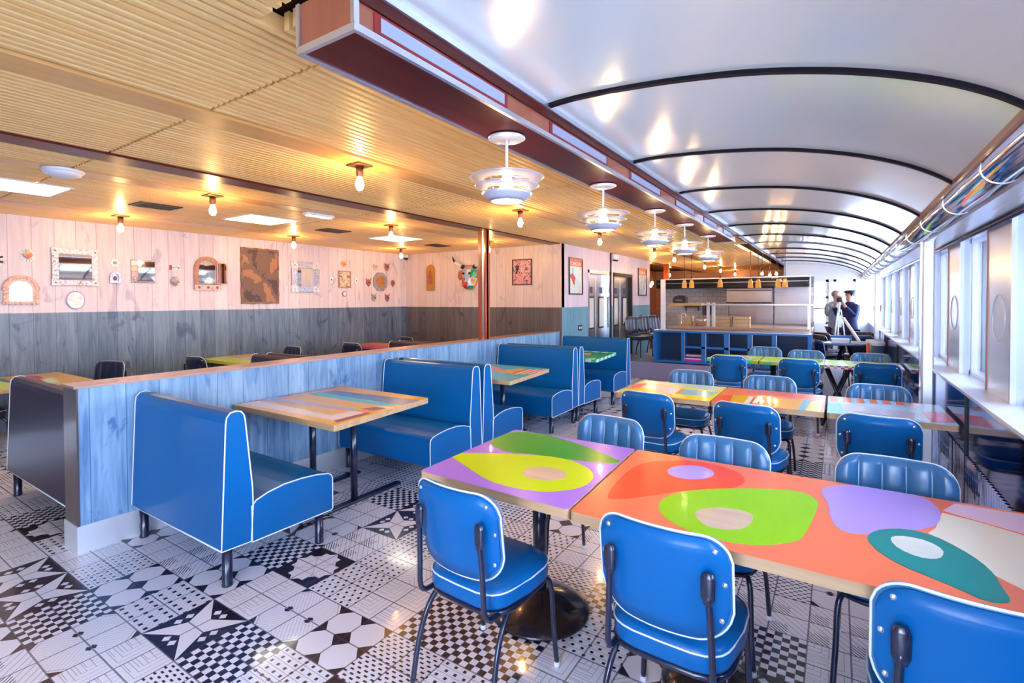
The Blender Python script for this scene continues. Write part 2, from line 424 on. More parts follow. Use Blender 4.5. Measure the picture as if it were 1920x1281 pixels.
# end wall of the far passage behind the kitchen
m = MB(); m.box(-8, -1.0, 18.0, 18.1, 0, 2.6); m.box(-1.17, -1.07, 14.9, 18, 0, 2.6); struct(m.build('wall_far', grain_mat('far_wall_wood', (.30, .12, .08), (.42, .22, .18), 'x', .4)))
m = MB(); m.box(-5.6, -5.5, 12.1, 18, 0, 2.6); struct(m.build('wall_far_left', grain_mat('far_wall_wood_side', (.26, .08, .04), (.40, .15, .08), 'y', .4)))

# ---------------------------------------------------------------- slatted ceiling
m = MB()
boards = [(-2.72, .19), (-4.62, .19), (-6.52, .19)]
dark_b = (-4.05, -3.85)
pitch, sw = .0505, .0285
x = XL+.02; xs = []
def slat(xc, y0, y1, mi=0):
    seams = [y0]+[s for s in (1.26, 3.70, 6.14, 8.58, 11.0, 13.4, 15.8) if y0 < s < y1]+[y1]
    for a, c in zip(seams, seams[1:]): m.box(xc-sw/2, xc+sw/2, a+.008, c-.008, ZC, ZC+.062, mi)
while x < -1.19:
    skip = False
    for bx, bw in boards:
        if abs(x-bx) < bw/2+.02: skip = True
    if dark_b[0]-.02 < x < dark_b[1]+.02: skip = True
    if not skip:
        if x > -1.46: slat(x, -3, .955); slat(x, 7.40, 9.3)
        elif x > -1.62: slat(x, -3, .955); slat(x, 1.03, 18)
        elif x < XD-.1: slat(x, -3, 12.0 if x > XL else 8); 
        else: slat(x, -3, 18)
    x += pitch
for bx, bw in boards: m.box(bx-bw/2, bx+bw/2, -3, 18 if bx > -3 else 12, ZC-.002, ZC+.06, 1)
m.box(dark_b[0], dark_b[1], -3, 18, ZC-.012, ZC+.06, 2)
m.box(XL, -1.16, -3, 18, ZC+.078, ZC+.10, 3)
struct(m.build('ceiling', [M_slat, M_board, M_redwood, M_dark]))

# ---------------------------------------------------------------- curved vault with black ribs
prof = [(-1.165,2.462),(-1.05,2.468),(-.93,2.466),(-.75,2.456),(-.547,2.438),(-.302,2.405),(-.087,2.359),(.104,2.303),(.276,2.234),(.40,2.165),(.48,2.105)]
def vprof(n=44):
    out = []
    pts = prof
    for i in range(len(pts)-1):
        p0 = pts[max(i-1,0)]; p1 = pts[i]; p2 = pts[i+1]; p3 = pts[min(i+2,len(pts)-1)]
        for k in range(5):
            t = k/5; f = lambda a,b_,c,d: .5*((2*b_)+(c-a)*t+(2*a-5*b_+4*c-d)*t*t+(3*b_-a-3*c+d)*t**3)
            out.append((f(p0[0],p1[0],p2[0],p3[0]), f(p0[1],p1[1],p2[1],p3[1])))
    out.append(pts[-1]); return out
VP = vprof()
bm_ = bmesh.new()
ys = [-3+i*.6 for i in range(30)]+[14.8]
rows = [[bm_.verts.new((px, y, pz)) for px, pz in VP] for y in ys]
for A, B in zip(rows, rows[1:]):
    for k in range(len(VP)-1): f = bm_.faces.new((A[k], B[k], B[k+1], A[k+1])); f.smooth = True
me = bpy.data.meshes.new('vault'); bm_.to_mesh(me); bm_.free(); me.materials.append(M_vault)
o = bpy.data.objects.new('ceiling_vault', me); COL.objects.link(o); struct(o)
sm = o.modifiers.new('solid', 'SOLIDIFY'); sm.thickness = .03; sm.offset = -1
for k in range(-3, 12):
    y = 2.10+1.17*k
    m = MB(); wr = .014 if k != 6 else .05
    lo = [(px, pz-.016) for px, pz in VP]; hi = [(px, pz+.004) for px, pz in VP]
    m.prism(lo+hi[::-1], 'y', y-wr, y+wr)
    struct(m.build('trim_%d' % (k+10), M_rib if k != 6 else P('duct_rib_grey', (.10, .11, .18), .3)))

# bulkhead box that carries the pendants
t = thing('bulkhead', 'long red-brown wooden ceiling bulkhead edged in aluminium that carries the five silver pendants', 'bulkhead', (-1.30, .965, 2.31))
t['kind'] = 'structure'
L = 6.38
m = MB(); m.box(-.128, .128, .012, L, .004, .155); m.build('casing', M_redwood, t)
m = MB(); m.box(-.12, .12, .004, .012, .008, .155); m.build('end_panel', M_redwood_l, t)
m = MB()
for s in (-1, 1): m.box(s*.128-(.01 if s < 0 else .006), s*.128+(.006 if s < 0 else .01), 0, L, 0, .022)
m.box(-.1365, .1365, -.0015, .012, -.001, .0215); m.box(-.135, .135, L-.012, L+.004, 0, .02)
for s in (-1, 1): m.box(s*.130-.008, s*.130+.008, -.003, .016, .0225, .155)
m.build('edge_trim', M_alu, t)
m = MB(); m.box(.126, .131, 0.01, L, .022, .105); m.build('side_band', M_redwood_l, t)
gy = [(.10, .77), (1.19, 1.86), (2.30, 2.94), (3.42, 4.05), (4.50, 5.12), (5.55, 6.10)]
for a, c in gy:
    m = MB(); m.box(.130, .135, a-.025, c+.025, .026, .086); g = m.build('grille_frame', P('grille_red', (.28, .01, .01), .35), t)
    m = MB()
    m.box(.134, .137, a, c, .034, .078)
    m.build('grille', P('perforated_metal', (.42, .46, .62), .35, metal=.4), g)
m = MB(); m.box(-.17-.005, -.165+.0, -3, 14.8, 0, .001); m.b.free()
# fascia between the bulkhead and the vault, with its aluminium strip
m = MB(); m.box(-1.172, -1.160, -3, 14.8, 2.40, 2.462, 0); m.box(-1.166, -1.150, -3, 14.8, 2.440, 2.464, 1)
struct(m.build('trim_30', [M_redwood, M_alu]))
m = MB(); m.box(-1.43, -1.16, .97, 14.8, 2.54, 2.56); struct(m.build('trim_31', M_dark))

# ---------------------------------------------------------------- right wall: panels, sill, piers, windows, header, trough
XR = .65; XG = .82
m = MB(); m.box(XR, XR+.10, -3, 14.8, .60, .955); m.box(XR-.006, XR+.1, -3, 14.8, .945, .957, 1)
y = -3
m2 = MB()
pts = []
n = int(17.8/.046)
poly = []
for i in range(n+1):
    yy = -3+i*.046
    poly.append((XR+.006, yy)); poly.append((XR-.003, yy+.010)); poly.append((XR-.009, yy+.018)); poly.append((XR-.009, yy+.028)); poly.append((XR-.003, yy+.036))
for p, q in zip(poly, poly[1:]):
    m.face([(p[0], p[1], .0), (q[0], q[1], .0), (q[0], q[1], .60), (p[0], p[1], .60)], 2)
m.box(XR+.008, XR+.10, -3, 14.8, 0, .61, 0)
for yy in (1.9, 3.95, 5.9, 8.0, 10.0): m.box(XR-.0105, XR+.01, yy-.004, yy+.004, 0, .95, 3)
m2.b.free()
struct(m.build('wall_right', [M_blue_refl, M_steel, steel_mat('reeded_steel', (.55, .66, .96), .12), M_black]))  # reeded steel also carries the blue reflection in its tint
m = MB(); m.box(XR-.012, XG+.06, -3, 14.8, .957, .972); struct(m.build('trim_40', M_steel_v))
# windows and piers: period 1.30 m
piers = [(-1.65,-1.15), (-.35,.15), (.95,1.45), (2.25,2.72), (3.62,4.14), (4.92,5.42), (6.22,6.72), (7.52,8.02), (8.82,9.32), (10.12,10.62), (11.42,11.92), (12.72,13.22)]
M_copper = P('copper_edge', (.20, .07, .05), .3, metal=.6)
for i, (a, c) in enumerate(piers):
    m = MB(); m.box(.77, .90, a, c, .972, 2.0, 0); m.box(.762, .785, a-.006, a+.016, .972, 1.98, 1); m.box(.764, .780, c-.006, c+.006, .972, 1.98, 2)
    cy, cz = (a+c)/2, 1.42
    ring = [(.769, cy+.13*math.cos(q*PI/12), cz+.13*math.sin(q*PI/12)) for q in range(24)]
    m.tube(ring, .004, 6, closed=True)
    struct(m.build('trim_%d' % (50+i), [M_pier, M_alu, M_copper]))
ends = [-3]+[v for p_ in piers for v in p_]+[14.0]
wi = 1
for k in range(0, len(ends)-1, 2):
    a, c = ends[k], ends[k+1]
    r = bpy.data.objects.new('window_%d' % wi, None); COL.objects.link(r); struct(r); r.location = (XG, (a+c)/2, .972); wi += 1
    h = (c-a)/2
    m = MB(); Hh = .99
    for (y0, y1, z0, z1) in ((-h, -h+.035, 0, Hh), (h-.035, h, 0, Hh), (-h, h, 0, .035), (-h, h, Hh-.03, Hh)): m.box(0, .06, y0, y1, z0, z1)
    m.box(.02, .05, -.012, .012, .03, Hh-.03)
    m.build('window_frame', M_alu, r, bevel=.004)
    m = MB(); m.box(.030, .034, -h+.03, h-.03, .03, Hh-.025); m.build('window_pane', M_glass, r)
m = MB()
m.prism([(.60,1.985),(.66,1.975),(.76,1.955),(.95,1.955),(.95,2.3),(.60,2.3)], 'y', -3, 14.8, 0)
m.tube([(.735, -3, 1.945), (.735, 14.8, 1.945)], .013, 8, mi=1)
m.box(.575, .612, -3, 14.8, 1.985, 2.01, 2)
struct(m.build('trim_70', [M_steel, P('dark_rail', (.03, .03, .08), .25, metal=.5), M_copper]))
# chrome trough between vault and header
m = MB()
pr_ = []
for q in range(15):
    a = math.radians(150+q*12); pr_.append((.545+.068*math.cos(a), 2.045+.062*math.sin(a)))
pr_ += [(.613, 2.12), (.478, 2.12)]
m.prism(pr_, 'y', -3, 14.8, 0, True)
for f in m.b.faces: f.smooth = len(f.verts) == 4
for yy in [1.0+.85*k for k in range(16)]:
    rp = [(.545+.071*math.cos(math.radians(150+q*15)), yy, 2.045+.065*math.sin(math.radians(150+q*15))) for q in range(12)]
    m.tube(rp, .004, 6, mi=1)
m.box(.472, .487, -3, 14.8, 2.085, 2.12, 2)
struct(m.build('trim_71', [M_chrome, M_steel, P('brown_strip', (.30, .14, .10), .3, coat=.4)]))
# pillars standing at the side wall
for i, (py, px_) in enumerate(((5.20, .60), (11.2, .60))):
    t = thing('pillar', ('bright steel pillar standing at the end of the middle row of tables', 'slender steel pillar at the far end of the window wall')[i], 'pillar', (px_, py, 0))
    m = MB(); m.box(-.03, .05, -.05, .05, 0, 2.08); m.build('shaft', M_steel_v, t, bevel=.012)
    m = MB(); m.box(-.037, -.030, .01, .04, 0, 2.06); m.build('cover_strip', M_chrome, t)
    t['kind'] = 'structure'

# end wall of the car with door and window
ZE = 2.5
m = MB(); m.box(-1.17, .95, 14.8, 14.9, 2.02, 2.6); m.box(.38, .95, 14.8, 14.9, 0, 2.02); m.box(-.18, -.08, 14.8, 14.9, 0, 2.02); m.box(-1.17, -.95, 14.8, 14.9, 0, 2.02); m.box(-.95, -.18, 14.8, 14.9, 0, .9)
struct(m.build('wall_end', P('cream_wall', (.80, .80, .78), .4)))
r = bpy.data.objects.new('door_3', None); COL.objects.link(r); struct(r); r.location = (.15, 14.82, 0)
m = MB()
for q in ((-.23,-.17,0,2.02),(.17,.23,0,2.02),(-.23,.23,1.96,2.02),(-.17,.17,1.62,1.72),(-.17,.17,0,.5)): m.box(q[0], q[1], 0, .06, q[2], q[3])
m.build('door_frame', M_whitep, r)
m = MB(); m.box(-.17, .17, .025, .03, .5, 1.96); m.build('pane', M_glass, r)
r = bpy.data.objects.new('window_20', None); COL.objects.link(r); struct(r); r.location = (-.56, 14.82, .9)
m = MB()
for q in ((-.38,-.32,0,1.12),(.32,.38,0,1.12),(-.38,.38,1.06,1.12),(-.38,.38,0,.05),(-.02,.02,0,1.1),(-.38,.38,.65,.7)): m.box(q[0], q[1], 0, .06, q[2], q[3])
m.build('window_frame', M_whitep, r)
m = MB(); m.box(-.34, .34, .025, .03, .03, 1.08); m.build('window_pane', M_glass, r)

# unseen near wall, open at right for added daylight, closed at left against it
m = MB(); m.box(XL, 1.0, -3.1, -3, 0, .45); m.box(XL, 1.0, -3.1, -3, 2.30, 2.62)
m.box(XL, -.9, -3.1, -3, .4, 2.35)
for xx in (-.6, .88): m.box(xx, xx+.08, -3.1, -3, .4, 2.35)
struct(m.build('wall_near', P('near_wall', (.7, .7, .72), .5)))
# pavement outside
m = MB(); m.box(-14, 30, -25, 45, -.32, -.30); struct(m.build('ground_outside', P('pale_paving', (.75, .76, .80), .7)))
# raised platform carrying the kitchen
m = MB(); m.box(XD+.01, -.33, 9.47, 17.9, 0.001, .33); struct(m.build('floor_platform', P('platform_metal', (.42, .38, .56), .3, metal=.5, coat=.3)))

ART={'T1': [('leaf_green', [(-1.62, 2.262),(-1.639, 2.3),(-1.647, 2.338),(-1.643, 2.374),(-1.631, 2.413),(-1.609, 2.454),(-1.576, 2.485),(-1.533, 2.507),(-1.484, 2.52),(-1.43, 2.524),(-1.371, 2.515),(-1.308, 2.496),(-1.243, 2.476),(-1.178, 2.454),(-1.116, 2.429),(-1.057, 2.401),(-1.002, 2.373),(-0.953, 2.344),(-0.914, 2.321),(-0.882, 2.303),(-0.87, 2.284),(-0.876, 2.264),(-0.89, 2.248),(-0.913, 2.235),(-0.948, 2.222),(-0.994, 2.207),(-1.043, 2.194),(-1.094, 2.184),(-1.146, 2.176),(-1.201, 2.17),(-1.256, 2.163),(-1.311, 2.154),(-1.356, 2.143),(-1.388, 2.129),(-1.425, 2.127),(-1.466, 2.136),(-1.506, 2.153),(-1.547, 2.179),(-1.578, 2.205),(-1.6, 2.231)]),('lime', [(-1.622, 1.929),(-1.624, 1.95),(-1.615, 1.972),(-1.592, 1.994),(-1.558, 2.018),(-1.511, 2.044),(-1.461, 2.07),(-1.407, 2.097),(-1.351, 2.122),(-1.292, 2.146),(-1.237, 2.165),(-1.185, 2.178),(-1.134, 2.182),(-1.082, 2.177),(-1.032, 2.16),(-0.983, 2.132),(-0.945, 2.101),(-0.916, 2.065),(-0.898, 2.03),(-0.888, 1.996),(-0.883, 1.96),(-0.882, 1.923),(-0.89, 1.888),(-0.905, 1.854),(-0.928, 1.822),(-0.959, 1.79),(-0.993, 1.766),(-1.031, 1.748),(-1.074, 1.736),(-1.121, 1.731),(-1.173, 1.731),(-1.231, 1.737),(-1.287, 1.753),(-1.344, 1.778),(-1.397, 1.804),(-1.444, 1.829),(-1.493, 1.853),(-1.542, 1.877),(-1.58, 1.896),(-1.606, 1.912)]),('raw_wood', [(-1.005, 1.983),(-0.998, 1.957),(-1.0, 1.93),(-1.012, 1.905),(-1.031, 1.884),(-1.057, 1.869),(-1.087, 1.861),(-1.118, 1.86),(-1.147, 1.868),(-1.173, 1.884),(-1.192, 1.906),(-1.202, 1.932),(-1.201, 1.96),(-1.19, 1.988),(-1.17, 2.011),(-1.142, 2.027),(-1.109, 2.035),(-1.076, 2.034),(-1.046, 2.024),(-1.022, 2.006)])], 'T2': [('tomato', [(-0.765, 1.869),(-0.778, 1.941),(-0.788, 2.033),(-0.794, 2.146),(-0.79, 2.242),(-0.773, 2.316),(-0.74, 2.374),(-0.691, 2.415),(-0.644, 2.449),(-0.601, 2.476),(-0.548, 2.489),(-0.486, 2.486),(-0.434, 2.47),(-0.389, 2.443),(-0.356, 2.407),(-0.335, 2.366),(-0.327, 2.319),(-0.333, 2.268),(-0.351, 2.223),(-0.382, 2.183),(-0.425, 2.145),(-0.48, 2.11),(-0.527, 2.067),(-0.567, 2.015),(-0.606, 1.966),(-0.644, 1.919),(-0.679, 1.88),(-0.712, 1.851),(-0.736, 1.835),(-0.751, 1.835)]),('lilac', [(-0.457, 2.354),(-0.456, 2.323),(-0.465, 2.292),(-0.48, 2.263),(-0.503, 2.24),(-0.529, 2.223),(-0.558, 2.215),(-0.586, 2.216),(-0.611, 2.227),(-0.631, 2.246),(-0.643, 2.273),(-0.646, 2.304),(-0.639, 2.337),(-0.623, 2.368),(-0.6, 2.394),(-0.571, 2.412),(-0.54, 2.42),(-0.511, 2.417),(-0.485, 2.403),(-0.467, 2.382)]),('lime_bright', [(-0.562, 1.873),(-0.568, 1.915),(-0.564, 1.959),(-0.551, 2.005),(-0.526, 2.052),(-0.49, 2.099),(-0.44, 2.146),(-0.377, 2.193),(-0.313, 2.235),(-0.248, 2.273),(-0.192, 2.3),(-0.145, 2.316),(-0.107, 2.31),(-0.078, 2.283),(-0.062, 2.256),(-0.057, 2.229),(-0.057, 2.178),(-0.062, 2.105),(-0.07, 2.027),(-0.079, 1.944),(-0.089, 1.886),(-0.098, 1.849),(-0.122, 1.812),(-0.16, 1.773),(-0.197, 1.744),(-0.233, 1.725),(-0.274, 1.713),(-0.321, 1.709),(-0.368, 1.712),(-0.413, 1.723),(-0.455, 1.741),(-0.492, 1.764),(-0.523, 1.794),(-0.547, 1.833)]),('raw_wood', [(-0.429, 1.874),(-0.428, 1.905),(-0.417, 1.931),(-0.398, 1.952),(-0.376, 1.969),(-0.35, 1.983),(-0.324, 1.991),(-0.297, 1.994),(-0.275, 1.99),(-0.258, 1.979),(-0.248, 1.962),(-0.245, 1.938),(-0.246, 1.907),(-0.252, 1.869),(-0.263, 1.84),(-0.281, 1.82),(-0.301, 1.804),(-0.325, 1.794),(-0.348, 1.79),(-0.37, 1.792),(-0.393, 1.81),(-0.417, 1.842)]),('cream', [(0.286, 2.196),(0.324, 2.361),(0.411, 2.334),(0.563, 2.257),(0.494, 1.858),(0.431, 1.84),(0.38, 1.898),(0.325, 2.048),(0.258, 2.131)]),('pale_pink', [(0.33, 2.387),(0.379, 2.492),(0.469, 2.498),(0.623, 2.499),(0.577, 2.266),(0.476, 2.317)]),('lilac', [(-0.047, 2.394),(-0.031, 2.435),(-0.006, 2.47),(0.026, 2.498),(0.071, 2.516),(0.125, 2.522),(0.174, 2.528),(0.217, 2.532),(0.253, 2.526),(0.28, 2.512),(0.301, 2.481),(0.314, 2.436),(0.32, 2.391),(0.318, 2.347),(0.312, 2.299),(0.3, 2.249),(0.282, 2.207),(0.258, 2.173),(0.231, 2.143),(0.201, 2.116),(0.166, 2.084),(0.128, 2.046),(0.094, 2.018),(0.064, 1.999),(0.038, 1.994),(0.014, 2.004),(-0.002, 2.032),(-0.012, 2.077),(-0.019, 2.133),(-0.022, 2.2),(-0.031, 2.268),(-0.047, 2.337)]),('teal', [(0.087, 1.983),(0.094, 2.017),(0.107, 2.047),(0.125, 2.075),(0.151, 2.1),(0.185, 2.122),(0.219, 2.13),(0.253, 2.124),(0.285, 2.103),(0.312, 2.069),(0.335, 2.034),(0.353, 1.998),(0.366, 1.961),(0.374, 1.922),(0.378, 1.887),(0.377, 1.856),(0.378, 1.822),(0.381, 1.787),(0.378, 1.763),(0.371, 1.75),(0.357, 1.739),(0.337, 1.73),(0.315, 1.734),(0.292, 1.752),(0.265, 1.77),(0.234, 1.788),(0.205, 1.805),(0.176, 1.821),(0.15, 1.843),(0.125, 1.873),(0.105, 1.907),(0.091, 1.947)]),('pale_wood', [(0.15, 2.01),(0.153, 2.029),(0.165, 2.045),(0.186, 2.059),(0.209, 2.064),(0.236, 2.062),(0.258, 2.048),(0.274, 2.024),(0.279, 1.998),(0.274, 1.97),(0.266, 1.948),(0.254, 1.931),(0.238, 1.921),(0.218, 1.917),(0.197, 1.923),(0.176, 1.938),(0.161, 1.959),(0.152, 1.986)])], 'B1': [('maroon_pink', [(-3.919, 2.021),(-3.81, 2.047),(-3.774, 2.894),(-3.949, 2.922)]),('white_paint', [(-3.821, 2.058),(-3.801, 2.194),(-2.895, 2.173),(-2.887, 2.327),(-2.752, 2.35),(-2.746, 2.082)]),('mustard', [(-3.82, 2.182),(-3.773, 2.256),(-2.887, 2.327),(-2.895, 2.173)]),('grey_lilac', [(-3.797, 2.196),(-3.87, 2.349),(-2.829, 2.395),(-2.858, 2.346)]),('mustard', [(-3.795, 2.375),(-3.719, 2.563),(-2.869, 2.545),(-2.885, 2.424)]),('aqua', [(-3.719, 2.563),(-3.711, 2.663),(-2.718, 2.662),(-2.814, 2.568)]),('blue_violet', [(-3.712, 2.671),(-3.667, 2.783),(-2.734, 2.87),(-2.714, 2.665)]),('maroon', [(-2.882, 2.415),(-2.844, 2.516),(-2.737, 2.517),(-2.764, 2.42)]),('white_paint', [(-2.88, 2.55),(-2.718, 2.572),(-2.734, 2.518)]),('tangerine', [(-2.887, 2.369),(-2.75, 2.413),(-2.748, 2.338)]),('maroon', [(-2.75, 2.079),(-2.752, 2.35),(-2.711, 2.361),(-2.69, 2.065)])], 'B2': [('mustard', [(-3.567, 4.912),(-3.108, 4.592),(-3.034, 4.847),(-2.912, 4.814),(-2.904, 4.447),(-3.033, 4.427)]),('tangerine', [(-3.94, 4.842),(-3.622, 4.987),(-3.127, 4.619),(-2.904, 4.447),(-3.399, 4.653)]),('tomato', [(-2.903, 4.424),(-2.941, 4.823),(-2.903, 4.82),(-2.865, 4.424)]),('tomato', [(-2.843, 4.461),(-2.877, 4.862),(-2.839, 4.859),(-2.805, 4.461)]),('tomato', [(-2.784, 4.497),(-2.813, 4.901),(-2.776, 4.897),(-2.746, 4.497)]),('tomato', [(-2.724, 4.534),(-2.75, 4.94),(-2.712, 4.936),(-2.686, 4.533)]),('cream', [(-2.863, 4.426),(-2.9, 4.822),(-2.868, 4.815),(-2.832, 4.433)]),('cream', [(-2.803, 4.462),(-2.837, 4.86),(-2.804, 4.854),(-2.773, 4.469)]),('cream', [(-2.743, 4.498),(-2.773, 4.899),(-2.741, 4.892),(-2.713, 4.505)])], 'R2a': [('pale_green', [(-1.56, 4.852),(-0.824, 4.738),(-0.85, 4.486),(-1.557, 4.639)]),('pale_pink', [(-1.477, 4.596),(-1.16, 4.49),(-1.136, 4.162),(-1.459, 4.346)]),('aqua', [(-1.102, 4.446),(-0.834, 4.458),(-0.864, 4.227),(-1.103, 4.183)]),('tomato', [(-1.141, 4.461),(-1.102, 4.446),(-1.103, 4.183),(-1.117, 4.174)]),('tomato', [(-1.582, 4.442),(-1.477, 4.596),(-1.469, 4.34),(-1.508, 4.235)]),('orange_paint', [(-1.513, 4.114),(-1.141, 4.159),(-1.036, 4.053),(-1.417, 3.884)])], 'R2b': [('tomato', [(-0.793, 4.323),(-0.708, 4.376),(-0.678, 4.071),(-0.823, 3.981)]),('mustard', [(-0.703, 4.379),(-0.572, 4.426),(-0.586, 4.098),(-0.682, 4.099)]),('orange_paint', [(-0.465, 4.359),(-0.201, 4.491),(-0.232, 3.988),(-0.343, 4.05)]),('aqua', [(-0.209, 4.455),(-0.169, 4.48),(-0.194, 3.986),(-0.232, 3.988)]),('lime_yellow', [(-0.165, 4.39),(-0.084, 4.564),(-0.096, 3.949),(-0.184, 3.943)]),('cream', [(-0.586, 4.383),(-0.557, 4.388),(-0.547, 4.093),(-0.584, 4.082)]),('cream', [(-0.531, 4.417),(-0.502, 4.422),(-0.495, 4.125),(-0.532, 4.114)]),('maroon', [(-0.548, 4.393),(-0.539, 4.399),(-0.534, 4.101),(-0.545, 4.106)]),('maroon', [(-0.497, 4.425),(-0.488, 4.431),(-0.487, 4.13),(-0.497, 4.136)])], 'R2c': [('tangerine', [(-0.046, 4.732),(0.001, 4.747),(0.014, 4.501),(-0.043, 4.496)]),('tangerine', [(0.042, 4.753),(0.087, 4.768),(0.098, 4.523),(0.042, 4.518)]),('tangerine', [(0.128, 4.773),(0.173, 4.788),(0.18, 4.545),(0.125, 4.541)]),('tangerine', [(0.213, 4.793),(0.257, 4.808),(0.262, 4.567),(0.208, 4.562)]),('tangerine', [(0.296, 4.813),(0.34, 4.827),(0.342, 4.588),(0.289, 4.584)]),('tangerine', [(0.379, 4.832),(0.422, 4.847),(0.421, 4.61),(0.369, 4.605)]),('tangerine', [(0.46, 4.852),(0.503, 4.866),(0.5, 4.63),(0.448, 4.626)]),('aqua', [(-0.065, 4.452),(0.022, 4.447),(0.054, 4.192),(0.051, 3.994),(-0.066, 3.829)]),('aqua', [(-0.072, 4.114),(0.435, 4.098),(0.579, 3.983),(0.567, 3.899),(-0.068, 3.74)]),('grey_lilac', [(0.022, 4.447),(0.453, 4.341),(0.42, 4.089),(0.045, 4.187)]),('crimson', [(0.498, 4.418),(0.679, 4.482),(0.663, 4.156),(0.5, 4.075)]),('teal', [(0.506, 4.017),(0.656, 4.031),(0.653, 3.934),(0.488, 3.868)])]}
# ---------------------------------------------------------------- half-height partition
m = MB(); pl = -4.065
m.box(pl, XP, 1.085, YB-.013, .0, 1.005, 0)
m.box(pl-.004, XP+.004, 1.075, 1.085, .165, 1.005, 1)
m.box(pl-.012, XP+.010, 1.065, YB-.013, 1.005, 1.020, 2)
struct(m.build('wall_partition', [M_part, M_partend, M_cap]))
m = MB(); m.box(pl-.008, XP+.008, 1.068, YB-.014, .0, .165); struct(m.build('baseboard_partition', M_steel_v))
t = thing('support_column', 'red-brown wooden column with a steel strip rising from the half-height partition to the ceiling', 'column', (-3.955, 5.39, 1.02))
m = MB(); m.box(-.07, -.015, -.045, .05, 0, 1.44); m.box(.022, .055, -.045, .05, 0, 1.44); m.box(-.07, .055, -.02, .02, 0, 1.44); m.build('post', M_column, t, bevel=.003)
m = MB(); m.box(-.012, .020, -.035, .03, 0, 1.44); m.build('steel_strip', M_alu, t)
t = thing('support_column', 'dark red wooden column beyond the steel doors, left of the kitchen', 'column', (-3.70, 13.0, .33))
m = MB(); m.box(-.06, .06, -.06, .06, 0, 2.12); m.build('post', M_column, t, bevel=.003)

# ---------------------------------------------------------------- booth benches
def bench(width, vinyl, label, group, end_vinyl=None):
    r = thing('booth_bench', label, 'booth bench', (0,0,0), 0, group); h = width/2
    def rp(pts): return pts
    bp = [(0,.212),(.004,.30),(.030,.88),(.036,.915),(.055,.937),(.085,.942),(.112,.935),(.128,.915),(.134,.885),(.170,.50),(.172,.40),(.160,.205)]
    m = MB(); m.prism(bp, 'x', -h, h); bk = m.build('backrest', vinyl, r, bevel=.006, seg=2)
    for s in (-1, 1):
        m = MB(); m.tube([(s*h, y, z) for y, z in bp], .0040, 6, closed=True); m.build('piping', M_pipe, bk)
    m = MB(); m.tube([(-h, -.001, .214), (h, -.001, .214)], .004, 6); m.build('piping', M_pipe, bk)
    sp = [(.165,.20),(.165,.40),(.19,.425),(.26,.447),(.36,.462),(.47,.462),(.58,.452),(.655,.437),(.682,.420),(.690,.395),(.690,.205),(.680,.195)]
    m = MB(); m.prism(sp, 'x', -h, h); st = m.build('seat', vinyl, r, bevel=.006, seg=2)
    for s in (-1, 1):
        m = MB(); m.tube([(s*h, y, z) for y, z in sp], .0040, 6, closed=True); m.build('piping', M_pipe, st)
    for sx_ in (-1, 1):
        for y in (.05, .62):
            m = MB(); m.lathe([(.028,0),(.028,.01),(.026,.02),(.026,.215)], (sx_*(h-.045), y, 0), 14); m.build('leg', M_blackm, r)
    return r
BW = 1.12; BX = -3.262
b1 = bench(BW, M_blue, 'blue vinyl booth bench nearest the camera, its back to the open end of the partition', 'blue booth benches along the partition')
b1.location = (BX, 1.34, 0)
dup(b1, (BX, 3.635, 0), PI, 'blue booth bench facing the camera across the mustard and violet striped table')
dup(b1, (BX, 3.645, 0), 0, 'blue booth bench on the near side of the cyan table with red stripes')
dup(b1, (BX, 5.655, 0), PI, 'blue booth bench facing the camera behind the cyan table with red stripes')
dup(b1, (BX, 5.665, 0), 0, 'blue booth bench whose back is to the camera, before the green checked booth table')
dup(b1, (BX+.01, 7.50, 0), PI, 'last blue booth bench at the far end of the partition, behind the green checked table')
LW = 1.40; LX = -4.066-.02-LW/2
c1 = bench(LW, M_purple_d, 'dark aubergine booth bench on the left of the partition, its back to the open end', 'dark booth benches left of the partition')
c1.location = (LX, 1.10, 0)
dup(c1, (LX, 3.20, 0), PI, 'dark booth bench top left of the partition, just past the lime edged wall table')
dup(c1, (LX, 3.21, 0), 0, 'dark booth bench back to back with the one just past the lime edged wall table')
dup(c1, (LX, 5.25, 0), PI, 'dark booth bench top left of the partition near the far corner')
dup(c1, (LX, 5.26, 0), 0, 'farthest dark booth bench left of the partition, by the wooden column')

